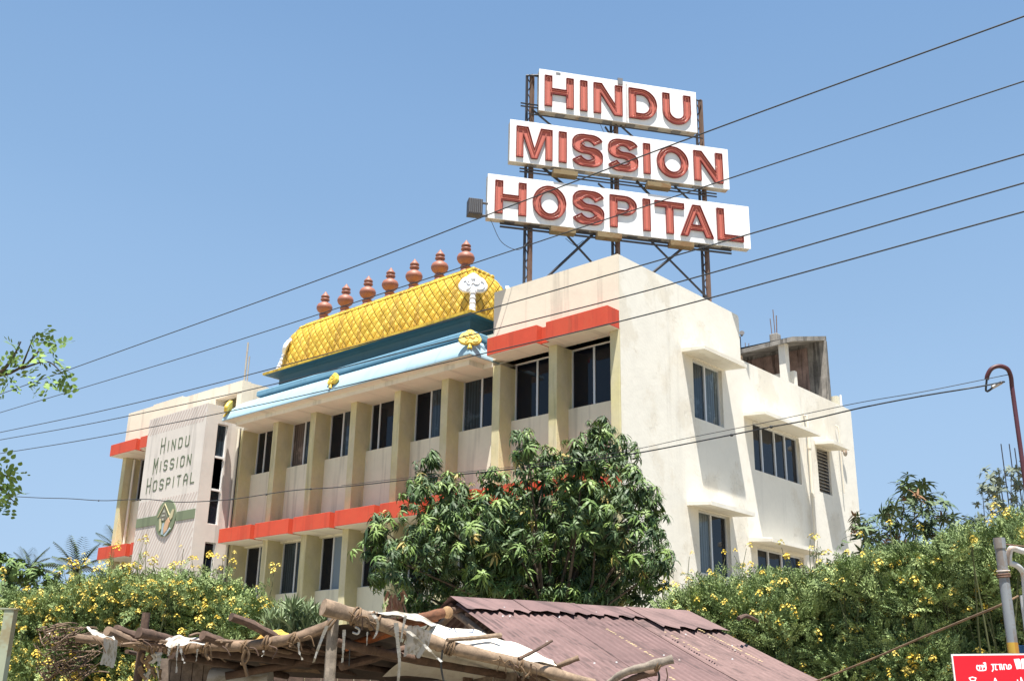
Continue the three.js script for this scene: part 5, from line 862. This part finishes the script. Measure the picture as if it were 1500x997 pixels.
{ // red sign with white lettering
  const t = thing('red_sign', 'red metal sign board with white lettering at the lower right corner', 'sign');
  const tl = at(1395, 957, 5.6), n = CAM.p.clone().sub(tl).setY(0).normalize(), ex = V().crossVectors(V(0, 1, 0), n).normalize(), w = .78, hh = .5;
  const cv = document.createElement('canvas'); cv.width = 1024; cv.height = 656; const c = cv.getContext('2d'), K = 1024 / .78, px = 278;    // px: photo pixels per metre there
  const f = K / px;                                                        // canvas pixels per photo pixel
  c.fillStyle = '#e00a22'; c.fillRect(0, 0, 1024, 656); c.strokeStyle = '#f4ece8'; c.lineWidth = f * 3.4; c.strokeRect(0, 0, 1024, 656); c.strokeStyle = '#8e0c18'; c.lineWidth = f * .6; c.strokeRect(f * 2.3, f * 2.3, 1024, 656);
  const X = (x) => (x - 350) / 10.71 * f, Y = (y) => (y - 260) / 10.71 * f;
  const draw = (paths, lw) => { for (const [col, o] of [['#5a0a12', 3], ['#ffffff', 0]]) { c.strokeStyle = col; c.lineWidth = lw / 10.71 * f; c.lineCap = 'round'; c.lineJoin = 'round'; for (const p of paths) { c.beginPath(); p.forEach(([x, y], i) => (i ? c.lineTo(X(x + o * 1.5), Y(y + o)) : c.moveTo(X(x + o * 1.5), Y(y + o)))); c.stroke(); } } };
  // first line: three words of rounded script, an open book, and the start of the next word
  draw([[[700, 425], [690, 450], [695, 485], [720, 500], [780, 500], [815, 490], [822, 460], [800, 440], [775, 450], [770, 480]], [[700, 425], [725, 430], [735, 450], [728, 478]], [[735, 425], [765, 430], [770, 460]], [[760, 425], [800, 425], [825, 400], [818, 385], [795, 390]], [[822, 400], [822, 460]]], 17);
  draw([[[905, 412], [985, 412]], [[925, 412], [925, 480], [905, 510]], [[960, 412], [955, 485], [975, 490]], [[1005, 412], [1045, 412]], [[1020, 412], [1020, 485]], [[1045, 412], [1048, 485]], [[1075, 485], [1075, 415], [1100, 412], [1115, 425], [1115, 475], [1140, 480], [1170, 470], [1180, 440], [1165, 415], [1145, 420], [1140, 478]]], 17);
  for (const [col, o] of [['#5a0a12', 4], ['#ffffff', 0]]) { c.fillStyle = col; for (const p of [[[1228, 335], [1305, 330], [1318, 350], [1318, 485], [1300, 475], [1250, 485]], [[1328, 350], [1340, 330], [1392, 330], [1392, 488], [1340, 478], [1328, 485]]]) { c.beginPath(); p.forEach(([x, y], i) => (i ? c.lineTo(X(x + o), Y(y + o)) : c.moveTo(X(x + o), Y(y + o)))); c.fill(); } }
  draw([[[1470, 460], [1435, 455], [1428, 410], [1450, 380], [1490, 375], [1520, 400], [1515, 450], [1490, 460], [1485, 430]]], 17);
  // second line, of which only the tops show
  draw([[[500, 745], [560, 700], [620, 688], [690, 700], [740, 745]], [[565, 610], [585, 650], [640, 650], [660, 610], [612, 595], [565, 610]], [[915, 690], [920, 640], [930, 615], [945, 650], [940, 690]], [[870, 720], [900, 690], [950, 690], [970, 720]], [[1000, 720], [1000, 685], [1050, 685], [1060, 720]], [[1100, 720], [1130, 690], [1165, 700], [1170, 730]], [[1240, 740], [1240, 640]], [[1270, 740], [1275, 690], [1340, 690], [1345, 740]], [[1290, 680], [1288, 630], [1292, 605], [1305, 650]], [[1400, 740], [1400, 690], [1440, 690], [1445, 740]], [[1480, 720], [1490, 640], [1510, 620]]], 17);
  const tex = new THREE.CanvasTexture(cv); tex.colorSpace = THREE.SRGBColorSpace;
  const m = new THREE.MeshStandardMaterial({ map: tex, roughness: .45 });
  const face = new THREE.PlaneGeometry(w, hh); const bk = new THREE.BoxGeometry(w + .006, hh + .006, .012).translate(0, 0, -.010);
  const rot = new THREE.Matrix4().makeBasis(ex, V(0, 1, 0), n), ctr = tl.clone().addScaledVector(ex, w / 2).add(V(0, -hh / 2, 0));
  const rz = new THREE.Matrix4().makeRotationZ(.012);
  part('face', [face.applyMatrix4(rz).applyMatrix4(rot).translate(ctr.x, ctr.y, ctr.z)], m, t, { keepUV: true }); part('back', [bk.applyMatrix4(rz).applyMatrix4(rot).translate(ctr.x, ctr.y, ctr.z)], M.palePaint, t);
  for (const k of [-.3, .3]) { const q = ctr.clone().addScaledVector(ex, k).addScaledVector(n, -.04); part('leg', cyl(V(q.x, 0, q.z), V(q.x, ctr.y + .2, q.z), .018, .018, 10), M.grey, t); }
}
{ // pale green steel post at the left edge
  const t = thing('green_post', 'pale green steel channel post at the lower left edge', 'post'), p = at(16, 893, 5.6), q = at(-6, 893, 5.6), d = p.clone().sub(q).setY(0).normalize(), nn = V(d.z, 0, -d.x);
  const bx = (a, w, dp, y0, y1) => { const g = new THREE.BoxGeometry(w, y1 - y0, dp).translate(0, (y0 + y1) / 2, 0); g.rotateY(-Math.atan2(d.z, d.x)); return g.translate(a.x, 0, a.z); };
  part('channel', [bx(p, .05, .05, 0, p.y)], M.paleGreen, t); part('channel', [bx(q.clone().addScaledVector(d, -.06), .02, .05, 0, p.y - .01)], M.paleGreen, t);
  part('top_plate', [bx(p.clone().lerp(q, .6), .17, .06, p.y + .001, p.y + .008)], M.paleGreen, t);
  for (const dy of [.18, .34, .5]) part('rung', bar(p.clone().setY(p.y - dy), q.clone().addScaledVector(d, -.06).setY(p.y - dy + .12), .016), M.paleGreen, t);
}
function wire(label, pts, r, o = {}) { const m = part(numbered('overhead_wire'), tube(pts, r, 120, 6), M.wire, scene); m.userData = { label, category: 'wire' }; return m; }
const plane = (a, z = 6.5) => { const p = a.map(([u, v]) => atZ(u, v, z)); const d0 = p[0].clone().sub(p[1]), e = p.length - 1, d1 = p[e].clone().sub(p[e - 1]); return [p[0].clone().addScaledVector(d0, 1.5), ...p, p[e].clone().addScaledVector(d1, 1.2)]; };
wire('topmost black power line crossing the sign boards', plane([[1500, 24], [1060, 184], [760, 297], [520, 390], [180, 512.7], [0, 577]]), .0095);
wire('second black power line from the top, crossing the word HOSPITAL', plane([[1500, 119], [920, 310.4], [680, 390], [330, 504], [0, 604]]), .008);
wire('third power line from the top, crossing the tower parapet', plane([[1500, 226], [950, 385.6], [700, 457], [321, 560], [140, 603.5], [0, 633]]), .0088);
wire('fourth power line from the top, just above the tower red sunshade', plane([[1500, 268], [950, 425], [700, 488], [390, 565], [140, 618.8], [0, 644]]), .0088);
wire('lowest of the five parallel power lines, across the tower red sunshade', plane([[1500, 310], [950, 460], [700, 519.5], [390, 590.7], [140, 641], [0, 664]]), .0088);
const svc = wire('sagging service cable running from the hooked pole across the windows', [at(1472, 559, 14), ...[[1430, 567], [1350, 580], [1262, 597], [1180, 616], [1130, 625], [1100, 631], [1030, 645], [930, 664], [830, 678], [720, 690], [600, 702], [500, 713], [430, 718], [340, 731], [300, 734], [255, 735], [215, 731], [150, 733], [100, 730], [60, 729], [-60, 722]].map(([u, v]) => atZ(u, v, 4))], .011);
wire('thin service wire just above the sagging cable', [at(1480, 548, 14), ...[[1350, 574], [1262, 589], [1180, 606], [1100, 623], [1000, 643], [930, 658], [830, 674], [720, 687], [600, 699], [500, 711]].map(([u, v]) => atZ(u, v, 4.02))], .005);
{ for (const [u, v] of [[930, 664], [1072, 637], [1130, 625], [340, 731], [205, 732], [144, 733], [390, 724], [455, 716]]) { const p = atZ(u, v, 4.0); part('clamp', new THREE.SphereGeometry(.022, 8, 6).scale(1.4, 1, 1).translate(p.x, p.y, p.z), M.wire, svc); } }
{ const m = part(numbered('slack_rope'), tube([at(1190, 1000, 8), at(1270, 968, 7.6), at(1345, 936, 7.1), at(1420, 905, 6.5), at(1468, 885, 6.04), at(1492, 873, 6.1)], .007, 60, 6), M.rope, scene); m.userData = { label: 'pale slack rope rising to the grey pipe post at lower right', category: 'rope' }; }
shadow(scene);
renderer.render(scene, camera);
